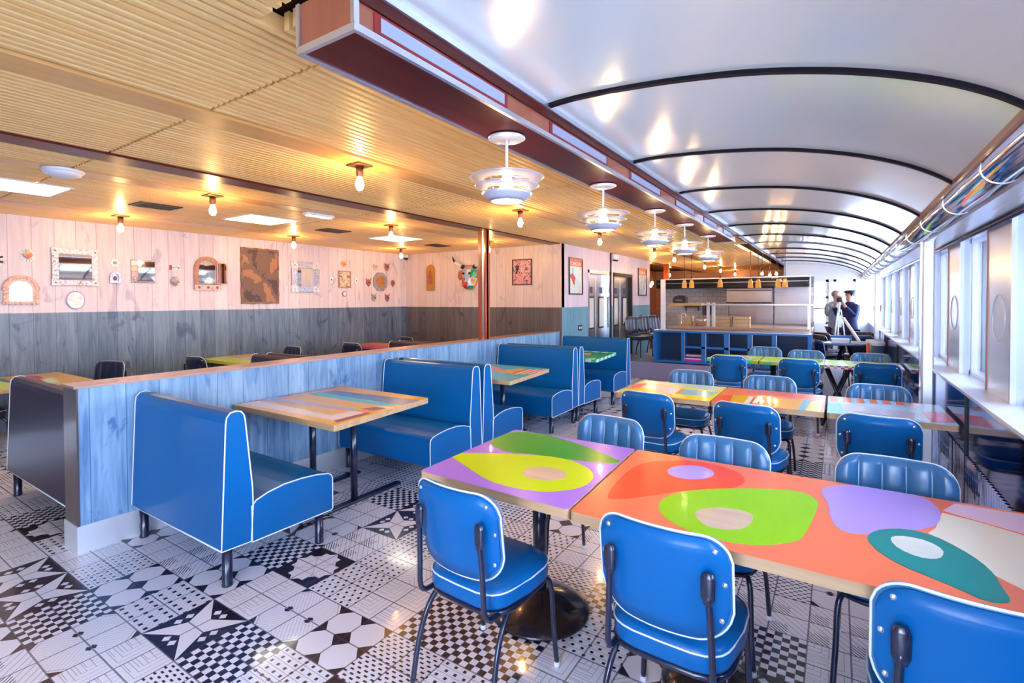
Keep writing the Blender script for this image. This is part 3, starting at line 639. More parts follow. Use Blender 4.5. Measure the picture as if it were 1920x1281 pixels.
# ---------------------------------------------------------------- tables
def clip(poly, quad):
    out = poly
    for i in range(4):
        a = quad[i]; b_ = quad[(i+1) % 4]; inp = out; out = []
        if not inp: break
        side = lambda p: (b_[0]-a[0])*(p[1]-a[1])-(b_[1]-a[1])*(p[0]-a[0])
        for k in range(len(inp)):
            p, q = inp[k-1], inp[k]; sp_, sq = side(p), side(q)
            if (sp_ >= 0) != (sq >= 0):
                t_ = sp_/(sp_-sq); out.append((p[0]+(q[0]-p[0])*t_, p[1]+(q[1]-p[1])*t_))
            if sq >= 0: out.append(q)
    return out
def painted_top(parent, quad, zt, thick, base, art, edge=None, rim=.0):
    """quad: four corners, counter-clockwise, world xy"""
    ox, oy = parent.location.x, parent.location.y
    L = lambda p: (p[0]-ox, p[1]-oy)
    mats = [edge or M_edge, paint(base)]; idx = {base: 1}
    m = MB(); r = .018; qs = [L(p) for p in quad]; rp = []
    for i in range(4):
        p = Vector(qs[i]); a = (Vector(qs[i-1])-p).normalized(); c = (Vector(qs[(i+1) % 4])-p).normalized()
        for k in range(4):
            t_ = k/3; P0 = p+a*r; P2 = p+c*r
            rp.append(tuple(P0*(1-t_)**2+p*2*t_*(1-t_)+P2*t_*t_))
    m.prism(rp, 'z', zt-thick, zt-.0012, 0)
    cx_ = sum(p[0] for p in rp)/len(rp); cy_ = sum(p[1] for p in rp)/len(rp)
    m.prism([(cx_+(p[0]-cx_)*.998, cy_+(p[1]-cy_)*.998) for p in rp], 'z', zt-.0012, zt, 1)
    cl = [(cx_+(p[0]-cx_)*.996, cy_+(p[1]-cy_)*.996) for p in qs]
    for n_, (c, poly) in enumerate(art):
        if c not in idx: idx[c] = len(mats); mats.append(paint(c))
        pl_ = clip([L(p) for p in poly], cl)
        cleaned = []
        for p in pl_:
            if not cleaned or (abs(p[0]-cleaned[-1][0])+abs(p[1]-cleaned[-1][1])) > 1e-4: cleaned.append(p)
        if len(cleaned) < 3: continue
        ar = sum(cleaned[i-1][0]*cleaned[i][1]-cleaned[i][0]*cleaned[i-1][1] for i in range(len(cleaned)))
        if ar < 0: cleaned = cleaned[::-1]
        m.prism([(p[0], p[1]) for p in cleaned], 'z', zt-.0005, zt+.00015*(n_+1), idx[c])
    return m.build('tabletop', mats, parent)
def pedestal(parent, x, y, R_=.18):
    ox, oy = parent.location.x, parent.location.y
    m = MB(); k_ = R_/.21; m.lathe([(.205*k_,0),(.21*k_,.006),(.205*k_,.016),(.17*k_,.045),(.10*k_,.082),(.05,.100),(.034,.108),(.03,.12)], (x-ox, y-oy, 0), 36); m.build('base', M_base_br, parent)
    m = MB(); m.lathe([(.034,.105),(.034,.70)], (x-ox, y-oy, 0), 18); m.build('leg', M_blackm, parent)
    m = MB(); m.box(x-ox-R_*.95, x-ox+R_*.95, y-oy-.02, y-oy+.02, .695, .712); m.box(x-ox-.02, x-ox+.02, y-oy-.25, y-oy+.25, .690, .700); m.build('top_bracket', M_blackm, parent)
def table(label, quad, base, art, peds, group, zt=.75, thick=.038, edge=None):
    cx_ = sum(p[0] for p in quad)/4; cy_ = sum(p[1] for p in quad)/4
    t = thing('dining_table', label, 'table', (cx_, cy_, 0), 0, group)
    painted_top(t, quad, zt, thick, base, art, edge)
    for p in peds: pedestal(t, *p)
    return t
G1 = 'painted tables in the near row'; G2 = 'painted tables in the middle row'; G3 = 'lime tables in the third row'
table('purple painted table with green leaf and lime avocado shapes, near row', [(-1.60,1.675),(-.835,1.655),(-.88,2.525),(-1.625,2.525)], 'violet', ART['T1'], [(-1.225, 2.12, .245)], G1)
table('long coral painted table with lime, lilac and teal avocado shapes, near row', [(-.825,1.65),(.625,1.66),(.625,2.52),(-.87,2.525)], 'coral', ART['T2'], [(-.42, 2.06), (.30, 2.06)], G1)  # pale pink patch at the window end paints in a reflection
table('middle row table painted yellow with a pale green strip and aqua block', [(-1.57,4.01),(-.815,4.01),(-.815,4.75),(-1.57,4.75)], 'yellow', ART['R2a'], [(-1.20, 4.38)], G2)
table('middle row table painted coral and orange with a tomato corner', [(-.805,4.01),(-.07,4.03),(-.07,4.75),(-.805,4.75)], 'coral', ART['R2b'], [(-.44, 4.38)], G2)
table('middle row table painted pale blue with tangerine squares, against the window wall', [(-.055,4.03),(.632,4.03),(.632,4.75),(-.055,4.75)], 'pale_blue', ART['R2c'], [(.29, 4.38)], G2)
# third row: lime checked tables
def checks(x0, x1, y0, y1, step, cols):
    out = []; nx = int(round((x1-x0)/step))
    for i in range(nx):
        out.append((cols[i % len(cols)], [(x0+i*step, y0),(x0+(i+1)*step, y0),(x0+(i+1)*step, y1),(x0+i*step, y1)]))
    return out
def edge_checks(name, cols, nx, nz):
    m = P(name, cols[0], .3, coat=.4); nt = m.node_tree
    X, Y, Z, t = coords(nt); f = (((X*nx).fl()+((Z-.712)*nz).fl()).mod(2) > .5)
    nt.links.new(mixc(nt, f, cols[0], cols[1]), nt.nodes['Principled BSDF'].inputs['Base Color']); return m
E1 = edge_checks('edge_lime_mint', ((.45,.45,.02),(.03,.66,.42)), 9, 1); E2 = edge_checks('edge_lime_olive', ((.45,.42,.02),(.05,.50,.12)), 10, 1); E3 = edge_checks('edge_red_white', ((.62,.01,.10),(.85,.80,.82)), 28, 52)
for (x0, x1, e, lab) in ((-1.45,-.83,E1,'third row lime table with mint squares on its front edge, left end of the row'), (-.82,-.13,E2,'third row lime table with olive and green front edge, middle of the row'), (-.12,.632,E3,'third row lime table with a red and white checked front edge, beside the window wall')):
    art = checks(x0, x1, 6.95, 7.02, .11, ['green_y','mint','lime_yellow'])+checks(x0, x1, 7.50, 7.57, .10, ['lime','green_y'])+[('pale_green', [(x0+.25,7.12),(x1-.12,7.12),(x1-.08,7.4),(x0+.2,7.4)])]+checks(x0+.28, x1-.12, 7.16, 7.24, .05, ['cream','violet'])+checks(x0+.28, x1-.12, 7.26, 7.34, .05, ['violet','cream'])
    table(lab, [(x0,6.95),(x1,6.95),(x1,7.57),(x0,7.57)], 'lime_bright', art, [((x0+x1)/2, 7.26) if e is E1 else (-.69, 7.26, .13)] if e is not E3 else [], G3, edge=e)
# trestle below the red and white checked table
t = thing('trestle', 'dark crossed trestle standing under the red and white checked table', 'trestle', (.01, 7.26, 0))
for y in (-.2, .2):
    for s in (-1, 1):
        m = MB(); m.tube([(-s*.15, y+s*.012, 0.012), (s*.12, y+s*.012, .70)], .017, 8); m.build('leg', M_blackm, t)
m = MB(); m.tube([(-.01, -.2, .36), (-.01, .2, .36)], .012, 8); m.build('crossbar', M_blackm, t)

def booth_table(label, yc_, art, base, edge=None):
    quad = [(-3.835,yc_-.49),(-2.635,yc_-.49),(-2.745,yc_+.49),(-3.835,yc_+.49)]
    t = thing('booth_table', label, 'table', (-3.2, yc_, 0), 0, 'painted booth tables')
    painted_top(t, quad, .75, .04, base, art, edge)
    for x in (-3.06, -3.56):
        m = MB(); m.tube([(x+3.2, 0, .02), (x+3.2, 0, .705)], .026, 14); m.build('leg', M_blackm, t)
        m = MB(); m.box(x+3.2-.03, x+3.2+.03, -.46, .46, 0.002, .026); m.build('foot_bar', M_blackm, t, bevel=.006)
    return t
booth_table('booth table painted with mustard, white and violet stripes, nearest booth', 2.49, ART['B1'], 'mustard')
booth_table('booth table painted cyan with a yellow wave and red stripes', 4.50, ART['B2'], 'cyan')
a3 = []
for i in range(14):
    for j in (0, 10): a3.append((['mint','white_paint'][(i+j) % 2], [(-3.8+.08*i, 6.05+.09*j*.98),(-3.72+.08*i, 6.05+.09*j*.98),(-3.72+.08*i, 6.13+.09*j*.98),(-3.8+.08*i, 6.13+.09*j*.98)]))
a3 += [('tomato', [(-3.55,6.3),(-3.35,6.35),(-3.4,6.55),(-3.6,6.5)]), ('tangerine', [(-3.15,6.5),(-2.95,6.55),(-3.0,6.72),(-3.2,6.7)]), ('lime', [(-3.3,6.2),(-3.1,6.2),(-3.05,6.4),(-3.25,6.4)])]
m_e = P('edge_green_white', (.05,.6,.3), .3); _nt = m_e.node_tree; _X, _Y, _Z, _t2 = coords(_nt)
_nt.links.new(mixc(_nt, (((_X+_Y)*12).fl().mod(2) > .5), (.04,.55,.25), (.75,.85,.80)), _nt.nodes['Principled BSDF'].inputs['Base Color'])
booth_table('green booth table with a green and white checked edge, farthest booth', 6.55, a3, 'leaf_green', m_e)

# tables along the pink wall
def wall_table(label, y0, y1, base, art, edge=None, px_=-6.8):
    quad = [(-7.33,y0),(-6.27,y0),(-6.27,y1),(-7.33,y1)]
    return table(label, quad, base, art, [(px_, (y0+y1)/2)], 'painted tables along the pink wall', edge=edge)
wall_table('orange edged painted table with stripes by the pink wall, seen past the partition end', 1.22, 1.90, 'mustard',
  [('lime', [(-7.3,1.24),(-6.3,1.24),(-6.3,1.36),(-7.3,1.36)]), ('teal', [(-7.3,1.38),(-6.9,1.36),(-6.5,1.44),(-7.0,1.48)]), ('tangerine', [(-7.1,1.42),(-6.3,1.40),(-6.3,1.52),(-7.0,1.56)]), ('crimson', [(-7.2,1.60),(-6.7,1.56),(-6.6,1.64),(-7.1,1.68)]), ('pale_green', [(-6.8,1.62),(-6.4,1.58),(-6.35,1.66),(-6.8,1.72)])], None, -6.60)
wall_table('lime edged painted table by the pink wall under the large brown canvas', 3.38, 4.10, 'mustard', [('lime', [(-7.3,3.40),(-6.3,3.40),(-6.3,3.62),(-7.3,3.72)]), ('pale_pink', [(-7.0,3.7),(-6.7,3.7),(-6.7,3.85),(-7.0,3.85)])], paint('lime_yellow'))
wall_table('magenta edged painted table by the pink wall under the round postcards', 5.75, 6.45, 'tangerine', [('maroon_pink', [(-7.3,5.76),(-6.3,5.76),(-6.3,6.0),(-7.3,6.0)])], paint('maroon_pink'))

# ---------------------------------------------------------------- diner chair
def superell(hx, hy, n=28, e=4.0):
    out = []
    for k in range(n):
        a = 2*PI*k/n; c, s = math.cos(a), math.sin(a)
        out.append((hx*math.copysign(abs(c)**(2/e), c), hy*math.copysign(abs(s)**(2/e), s)))
    return out
def chair(vinyl, label, group, pad=None):
    r = thing('diner_chair', label, 'chair', (0,0,0), 0, group)
    rings = [(.90,.398),(.985,.402),(1.0,.412),(1.0,.452),(.985,.466),(.94,.476),(.80,.484),(.5,.490),(.2,.492)]
    m = MB(); prev = None
    for s_, z in rings:
        cur = [m.b.verts.new((x*s_*(1-.05*(y < 0)), y*s_, z)) for x, y in superell(.205, .20)]
        if prev:
            for k in range(28):
                f = m.b.faces.new((prev[k], prev[(k+1) % 28], cur[(k+1) % 28], cur[k])); f.smooth = True
        else: m.b.faces.new(cur[::-1])
        prev = cur
    m.b.faces.new(prev).smooth = True
    seat = m.build('seat', vinyl, r)
    m = MB()
    for z, s_ in ((.459, 1.0),):
        m.tube([(x*s_*(1-.05*(y < 0)), y*s_, z) for x, y in superell(.205, .20)], .0034, 6, closed=True)
    m.build('piping', M_pipe, seat)
    m = MB(); m.tube([(x*.93, y*.93, .386) for x, y in superell(.205, .20, 24)], .011, 8, closed=True); m.build('seat_frame', M_blackm, r)
    # back pad with five upright channels on the front
    W, Z0, Z1, R1, R0 = .208, .515, .842, .085, .105
    def zt(x): d = abs(x)-(W-R1); return Z1-(R1-math.sqrt(max(0, R1*R1-d*d)) if d > 0 else 0)
    def zb(x): d = abs(x)-(W-R0); return Z0+.012*(1-(x/W)**2)*-1+(R0-math.sqrt(max(0, R0*R0-d*d)) if d > 0 else 0)
    def yb(x, z): return -.205+.95*x*x-.13*(z-.50)
    N, Kz = 70, 10
    xs_ = [W*((i/N*2-1)*.75+.25*math.sin((i/N*2-1)*PI/2)) for i in range(N+1)]
    m = MB(); F, Bk = [], []
    for x in xs_:
        x = max(-W+.0008, min(W-.0008, x)); a, c = zb(x), zt(x); F.append([]); Bk.append([])
        ph = (x/W+1)*2.5; ch = abs(math.sin(PI*ph))**.35
        for k in range(Kz+1):
            v = k/Kz; z = a+(c-a)*(.5-.5*math.cos(PI*v))
            ed = min(1, (1-abs(2*v-1))*3.2)*min(1, (W-abs(x))*22)
            F[-1].append(m.b.verts.new((x, yb(x, z)+.012+.026*math.sqrt(max(0, ed))*(.30+.70*ch), z)))
            Bk[-1].append(m.b.verts.new((x, yb(x, z)+.002, z)))
    for i in range(N):
        for k in range(Kz):
            m.b.faces.new((F[i][k], F[i+1][k], F[i+1][k+1], F[i][k+1])).smooth = True
            m.b.faces.new((Bk[i][k], Bk[i][k+1], Bk[i+1][k+1], Bk[i+1][k])).smooth = True
        for k in (0, Kz): m.b.faces.new((F[i][k], Bk[i][k], Bk[i+1][k], F[i+1][k])).smooth = True
    for i in (0, N):
        for k in range(Kz): m.b.faces.new((F[i][k], F[i][k+1], Bk[i][k+1], Bk[i][k]))
    back = m.build('backrest', pad or vinyl, r)
    for q in (-.6, -.2, .2, .6):
        x = W*q; a, c = zb(x), zt(x)
        m = MB(); m.tube([(x, yb(x, a+(c-a)*v)+.016+.010*min(1, (1-abs(2*v-1))*3.2)**.5, a+(c-a)*v) for v in (.02,.08,.16,.3,.45,.6,.75,.86,.93,.985)], .0022, 5); m.build('seam', M_seam if pad else vinyl, back)
    ol = []
    for i in range(2, N-1, 2): ol.append((xs_[i], zt(xs_[i])))
    ol.append((W, zt(W*.99)-.01)); ol.append((W, .70)); ol.append((W, zb(W*.99)+.01))
    for i in range(N-2, 1, -2): ol.append((xs_[i], zb(xs_[i])))
    ol.append((-W, zb(W*.99)+.01)); ol.append((-W, .70)); ol.append((-W, zt(W*.99)-.01))
    m = MB(); m.tube([(x, yb(x, z)+.003, z) for x, z in ol], .0038, 6, closed=True); m.build('piping', M_pipe, back)
    # laminate panel on the rear
    m = MB(); A, B = [], []
    for x in xs_[::2]:
        x = x*.965; a, c = zb(x/.965*.999), zt(x/.965*.999); a += .007; c -= .007; A.append([]); B.append([])
        for k in range(7):
            z = a+(c-a)*k/6
            A[-1].append(m.b.verts.new((x, yb(x, z)-.006, z))); B[-1].append(m.b.verts.new((x, yb(x, z)+.0015, z)))
    n_ = len(A)
    for i in range(n_-1):
        for k in range(6):
            m.b.faces.new((A[i][k], A[i][k+1], A[i+1][k+1], A[i+1][k])).smooth = True
        for k in (0, 6): m.b.faces.new((A[i][k], B[i][k], B[i+1][k], A[i+1][k]))
    pan = m.build('back_panel', vinyl, r)
    for x, z in ((-.165,.80),(.165,.80),(-.188,.70),(.188,.70),(-.178,.585),(.178,.585)):
        m = MB(); m.sphere((x, yb(x, z)-.007, z), .0085, 6, (1,.5,1)); m.build('rivet', M_rivet, pan)
    for s in (-1, 1):
        m = MB()
        m.tube([(s*.165,-.02,.383),(s*.165,-.14,.383),(s*.164,-.205,.388),(s*.163,-.232,.42),(s*.160,-.236,.50),(s*.156,-.240,.60),(s*.152,-.246,.68)], .0105, 8, smooth=4)
        m.lathe([(.012,-.05),(.020,-.03),(.021,.025),(.015,.042),(.004,.046)], (0,0,0), 10)
        m.b.verts.ensure_lookup_table()
        k0 = len(m.b.verts)-50
        for v in m.b.verts[k0:]: v.co = Vector((v.co.x+s*.151, v.co.y*.42-.247, v.co.z+.70))
        m.build('back_post', M_blackm, r)
        m = MB(); m.tube([(s*.150,.10,.383),(s*.172,.155,.378),(s*.185,.176,.33),(s*.190,.183,.18),(s*.200,.193,.008)], [.011]*1, 8, smooth=4); m.build('leg', M_blackm, r)
        m = MB(); m.tube([(s*.160,-.02,.380),(s*.170,-.10,.368),(s*.182,-.17,.30),(s*.192,-.215,.18),(s*.200,-.245,.008)], [.011]*1, 8, smooth=4); m.build('leg', M_blackm, r)
        for yy in (.193, -.245): 
            m = MB(); m.lathe([(.013,0),(.014,.004),(.013,.02)], (s*.200, yy, 0), 10); m.build('foot_cap', M_whitep, r)
    return r
ch0 = chair(M_blue, 'blue diner chair with its back to the camera at the purple painted table, near left', 'chairs at the near row of tables', M_pad)
def back_at(x, y, face): return (x, y+.245, 0) if face > 0 else (x, y-.245, 0)
first = [True]
def put(x, y, face, lab, grp, dr=0):
    loc = back_at(x, y, face); rz = (0 if face > 0 else PI)+dr
    if first[0]:
        ch0.location = loc; ch0.rotation_euler.z = rz; first[0] = False; return ch0
    return dup(ch0, loc, rz, lab, grp)
g = 'chairs at the near row of tables'
put(-1.185, 1.40, 1, '', g, -.06)
put(-.45, 1.50, 1, 'blue diner chair seen from behind at the coral table, in front of the lime shape', g, -.03)
put(.285, 1.50, 1, 'blue diner chair seen from behind, cut off at the lower right corner of the frame', g, 0)
put(-1.12, 2.78, -1, 'fluted blue chair facing the camera behind the purple painted table', g, -.08)
put(-.47, 2.65, -1, 'fluted blue chair facing the camera behind the coral table, by its lilac oval', g, -.03)
put(.20, 2.70, -1, 'fluted blue chair facing the camera behind the coral table, nearest the window wall', g, -.04)
g = 'chairs at the middle row of tables'
put(-1.18, 3.63, 1, 'blue diner chair seen from behind at the yellow table of the middle row', g, -.08)
put(-.485, 3.57, 1, 'blue diner chair seen from behind at the coral and orange table of the middle row', g, -.12)
put(.22, 3.60, 1, 'blue diner chair seen from behind at the pale blue table of the middle row', g, -.06)
put(-1.18, 5.02, -1, 'fluted blue chair facing the camera behind the yellow table', g)
put(-.50, 5.00, -1, 'fluted blue chair facing the camera behind the coral and orange table', g)
put(.27, 4.93, -1, 'fluted blue chair facing the camera behind the pale blue table, by the steel pillar', g, -.03)
g = 'chairs at the third row of tables'
put(-1.13, 6.56, 1, 'blue diner chair seen from behind at the left end of the lime third row', g, .03)
put(-.355, 6.55, 1, 'blue diner chair seen from behind at the middle lime table of the third row', g, -.06)
put(.375, 6.55, 1, 'blue diner chair seen from behind at the red and white checked table', g, -.05)
put(-.86, 8.03, -1, 'fluted blue chair facing the camera behind the lime row, left of the other two', g)
put(-.345, 7.76, -1, 'fluted blue chair facing the camera behind the middle lime table', g)
put(.355, 7.72, -1, 'fluted blue chair facing the camera behind the checked table, by the windows', g)
g = 'chairs on the platform left of the cubbies'
# darker chairs along the pink wall
chd = chair(M_blue_d, 'dark navy chair by the pink wall behind the orange edged table', 'dark chairs along the pink wall')
chd.location = (-6.98, 2.30-.2, 0); chd.rotation_euler.z = PI+.35
for px_, py_, lb in ((-3.42, 10.05, 'dark chair on the raised platform left of the cubbies, nearest one'), (-3.36, 10.62, 'dark chair on the raised platform left of the cubbies, middle one'), (-3.30, 11.2, 'dark chair on the raised platform left of the cubbies, farthest one')):
    dup(chd, (px_, py_, .33), -1.9, lb, 'dark chairs on the platform left of the cubbies')
for px_, py_, ra, lb in ((-.07, 9.95, -1.2, 'dark chair at the far end between the cubbies and the round table, nearest one'), (-.13, 11.45, -.9, 'dark chair at the far end behind the round table, second on the left'), (-.14, 12.3, -.7, 'dark chair at the far end, farthest on the left below the white window'), (.34, 11.6, .2, 'dark chair tucked behind the round table on the window side'), (.40, 12.5, 2.9, 'farthest dark chair on the right, in front of the people')):
    dup(chd, (px_, py_, 0), ra, lb, 'chairs around the round table at the far end')
g = 'dark chairs along the pink wall'
dup(chd, (-7.08, 1.20, 0), .1, 'dark chair seen at the left edge of the frame, pushed under the orange edged table')
dup(chd, (-6.80, 3.28, 0), .12, 'dark navy chair seen from behind on the near side of the lime edged wall table')
dup(chd, (-6.93, 4.32, 0), PI, 'dark navy chair on the far side of the lime edged wall table')
dup(chd, (-6.75, 5.66, 0), .1, 'dark navy chair seen from behind before the magenta edged wall table')
dup(chd, (-6.85, 6.60, 0), PI, 'dark navy chair behind the magenta edged wall table, near the far corner')
dup(chd, (-4.75, 6.45, 0), PI, 'dark chair in the far corner left of the partition, against the end wall boards')

# ---------------------------------------------------------------- lamps
SC.cycles.sample_clamp_indirect = 6.0
def bulb_fixture():
    r = thing('ceiling_bulb', 'x', 'ceiling lamp', (0,0,0), 0, 'bare bulbs on the slatted ceiling')
    m = MB(); m.box(-.065, .065, -.065, .065, -.012, 0); m.build('mounting_plate', M_brass, r, bevel=.004)
    m = MB(); m.lathe([(.026,-.012),(.026,-.07),(.022,-.075),(.020,-.085)], (0,0,0), 16); m.build('socket', M_brass, r)
    m = MB(); m.lathe([(.008,-.176),(.018,-.170),(.027,-.152),(.029,-.135),(.024,-.112),(.014,-.092),(.013,-.083)], (0,0,0), 16); m.build('bulb', M_bulb, r)
    return r
f0 = bulb_fixture()
zf = ZC-.002
cols = {-2.76: 'fixed to the right hand ceiling board', -4.62: 'fixed to the middle ceiling board', -6.52: 'fixed to the left hand ceiling board'}
nth = ['nearest the camera', 'second from the camera', 'third from the camera', 'fourth from the camera', 'fifth from the camera', 'sixth from the camera', 'seventh from the camera', 'farthest']
started = False
for x, ysl in ((-2.76, [2.32, 4.40, 6.47, 8.94, 10.24, 13.0, 15.0, 17.4]), (-4.62, [2.26, 4.36, 6.42, 14.3, 16.6]), (-6.52, [2.23, 4.29, 6.39])):
    for k, y in enumerate(ysl):
        lab = 'bare bulb %s, %s' % (cols[x], nth[k])
        if not started: f0.location = (x, y, zf); f0['label'] = lab; started = True
        else: dup(f0, (x, y, zf), 0, lab)
def pendant():
    M_gl = P('frosted_shade', (.55, .52, .62), .3, coat=.3); bb = M_gl.node_tree.nodes['Principled BSDF']; bb.inputs['Transmission Weight'].default_value = .0; bb.inputs['Alpha'].default_value = .5
    r = thing('pendant_lamp', 'x', 'pendant lamp', (0,0,0), 0, 'silver tiered pendants below the bulkhead')
    m = MB(); m.lathe([(.088,-.001),(.090,-.006),(.080,-.012),(.012,-.014)], (0,0,0), 28); m.build('ceiling_plate', M_shade, r)
    m = MB(); m.lathe([(.007,-.012),(.007,-.165)], (0,0,0), 10); m.build('rod', M_whitep, r)
    m = MB(); m.lathe([(.022,-.150),(.024,-.153),(.024,-.185),(.020,-.188)], (0,0,0), 18); m.build('cap', M_shade, r)
    for R, z0, z1 in ((.176,-.192,-.206),(.153,-.232,-.248),(.120,-.268,-.306)):
        m = MB(); m.lathe([(R,z0+.003),(R+.003,z0),(R*.92,(z0*2+z1)/3),(R*.78,(z0+z1*2)/3),(R*.64,z1),(R*.62,z1+.003),(R*.76,(z0+z1*2)/3+.004),(R*.91,(z0*2+z1)/3+.004),(R-.003,z0+.003),(R,z0+.003)], (0,0,0), 40, cap=False); m.build('shade_ring', M_shade if R < .13 else M_gl, r)
    m = MB()
    for q in range(3):
        a = q*2*PI/3+.4; m.tube([(.115*math.cos(a), .115*math.sin(a), -.198), (.085*math.cos(a), .085*math.sin(a), -.298)], .0025, 5)
    m.tube([(.02,0,-.186),(.10,.04,-.196)], .0025, 5); m.tube([(-.02,0,-.186),(-.10,.04,-.196)], .0025, 5)
    m.build('stay', M_shade, r)
    m = MB(); m.lathe([(.010,-.292),(.026,-.282),(.034,-.262),(.034,-.238),(.024,-.205),(.018,-.186)], (0,0,0), 16); m.build('bulb', M_bulb_w, r)
    return r
p0 = pendant()
for k, (x, y) in enumerate(((-1.33, 2.0), (-1.34, 3.2), (-1.34, 4.35), (-1.33, 5.33), (-1.33, 6.45))):
    lab = 'silver three tier pendant lamp below the bulkhead, %s' % ['nearest and largest', 'second from the camera', 'middle one of the five', 'fourth from the camera', 'farthest of the five'][k]
    if k == 0: p0.location = (x, y, 2.31); p0['label'] = lab
    else: dup(p0, (x, y, 2.31), 0, lab)
# square light panels, vents and small ceiling devices
def lpanel():
    r = thing('light_panel', 'x', 'ceiling light', (0,0,0), 0, 'square light panels in the slatted ceiling')
    m = MB()
    for q in ((-.29,.29,-.29,-.27),(-.29,.29,.27,.29),(-.29,-.27,-.27,.27),(.27,.29,-.27,.27)): m.box(*q, -.008, .0)
    m.build('frame', M_whitep, r)
    m = MB(); m.box(-.27, .27, -.27, .27, -.004, -.001); m.build('diffuser', M_panel, r); return r
l0 = lpanel(); l0.location = (-5.55, 1.20, ZC); l0['label'] = 'square white light panel in the ceiling at the left edge of the frame'
dup(l0, (-5.55, 3.24, ZC), 0, 'square white light panel in the ceiling above the large brown canvas')
dup(l0, (-5.57, 5.35, ZC), 0, 'square white light panel in the ceiling above the bull mask corner')
def vent():
    r = thing('air_vent', 'x', 'vent', (0,0,0), 0, 'dark air vents in the slatted ceiling')
    m = MB()
    for q in ((-.14,.14,-.18,-.16),(-.14,.14,.16,.18),(-.14,-.12,-.16,.16),(.12,.14,-.16,.16)): m.box(*q, -.010, 0)
    m.build('frame', M_vent, r)
    m = MB(); 
    for k in range(9): m.box(-.12, .12, -.15+.034*k, -.135+.034*k, -.009, -.001)
    m.build('louvre', M_vent, r); return r
v0 = vent(); v0.location = (-5.58, 2.20, ZC); v0['label'] = 'dark louvred air vent between the first two light panels'
dup(v0, (-5.62, 4.28, ZC), 0, 'dark louvred air vent between the second and third light panels')
dup(v0, (-5.68, 6.42, ZC), 0, 'dark louvred air vent past the third light panel, near the end wall')
t = thing('smoke_detector', 'round white domed detector on the slatted ceiling above the partition end', 'smoke detector', (-4.60, 1.24, ZC-.002))
m = MB(); m.lathe([(.118,0),(.120,-.012),(.110,-.022)], (0,0,0), 32); m.build('base', M_whitep, t)
m = MB(); m.lathe([(.108,-.022),(.100,-.036),(.070,-.050),(.03,-.056),(.001,-.057)], (0,0,0), 32); m.build('cover', M_whitep, t)
m = MB(); m.box(-.02, .02, -.10, -.094, -.034, -.026); m.build('indicator', M_black, t)
t = thing('emergency_light', 'small white oblong emergency light on the ceiling between two bulbs', 'emergency light', (-4.67, 3.37, ZC-.002))
m = MB(); m.box(-.05, .05, -.17, .17, -.03, 0); m.build('housing', M_whitep, t, bevel=.012)
m = MB(); m.box(-.035, .035, -.14, .14, -.036, -.028); m.build('lens', P('frosted_lens', (.8,.85,1), .3, emit=(.8,.88,1), es=1.2), t)
t = thing('ceiling_spotlight', 'small white cone spotlight on the slatted ceiling beside the second pendant', 'spotlight', (-2.35, 5.9, ZC-.002))
m = MB(); m.lathe([(.03,0),(.03,-.03),(.045,-.09),(.042,-.09)], (0,0,0), 18); m.build('housing', M_whitep, t)
t = thing('security_camera', 'white dome security camera in the corner of the pink wall', 'camera', (-7.30, 7.28, 2.44))
m = MB(); m.lathe([(.05,.03),(.055,.0),(.055,-.04)], (0,0,0), 20); m.build('housing', M_whitep, t)
m = MB(); m.sphere((0,0,-.045), .042, 10); m.build('dome', M_black, t)
for dy, lab in ((0, 'white floodlight under the ceiling between the two steel doors, left head'), (.12, 'white floodlight under the ceiling between the two steel doors, right head')):
    t = thing('floodlight', lab, 'floodlight', (XD+.06, 9.52+dy, 2.40), 0, 'floodlights between the steel doors')
    m = MB(); m.lathe([(.055,.045),(.06,.03),(.06,-.05),(.05,-.06)], (0,0,0), 18); m.build('head', M_whitep, t)
    m = MB(); m.lathe([(.035,-.058),(.035,-.085),(.02,-.09)], (.01,0,0), 14); m.build('lens', M_black, t)
    m = MB(); m.box(-.07, -.02, -.015, .015, 0, .05); m.build('bracket', M_whitep, t)
# ---------------------------------------------------------------- things hung on the walls
def hang(name, label, cat, wall, u, z, group=None):
    if wall == 'left': loc, rz = (XL, u, z), 0
    elif wall == 'back': loc, rz = (u, YB, z), -PI/2
    else: loc, rz = (XD, u, z), 0
    return thing(name, label, cat, loc, rz, group)
def rect(y0, y1, z0, z1): return [(y0,z0),(y1,z0),(y1,z1),(y0,z1)]
def disc(r, n=28, cy=0, cz=0, sy=1, ph=0): return [(cy+sy*r*math.cos(ph+2*PI*k/n), cz+r*math.sin(ph+2*PI*k/n)) for k in range(n)]
def arch(wd, z0, z1, n=12):
    r = wd; return [(-wd, z0), (wd, z0)]+[(r*math.cos(PI*k/n), (z1-r)+r*math.sin(PI*k/n)) for k in range(n+1)]
def frame_ring(m, outer, inner, x0, x1, mi=0):
    n = len(outer)
    for i in range(n):
        j = (i+1) % n
        a, b_, c, d = outer[i], outer[j], inner[j], inner[i]
        m.face([(x1,*a),(x1,*b_),(x1,*c),(x1,*d)], mi); m.face([(x0,*a),(x0,*d),(x0,*c),(x0,*b_)], mi)
        m.face([(x0,*a),(x0,*b_),(x1,*b_),(x1,*a)], mi); m.face([(x0,*d),(x1,*d),(x1,*c),(x0,*c)], mi)
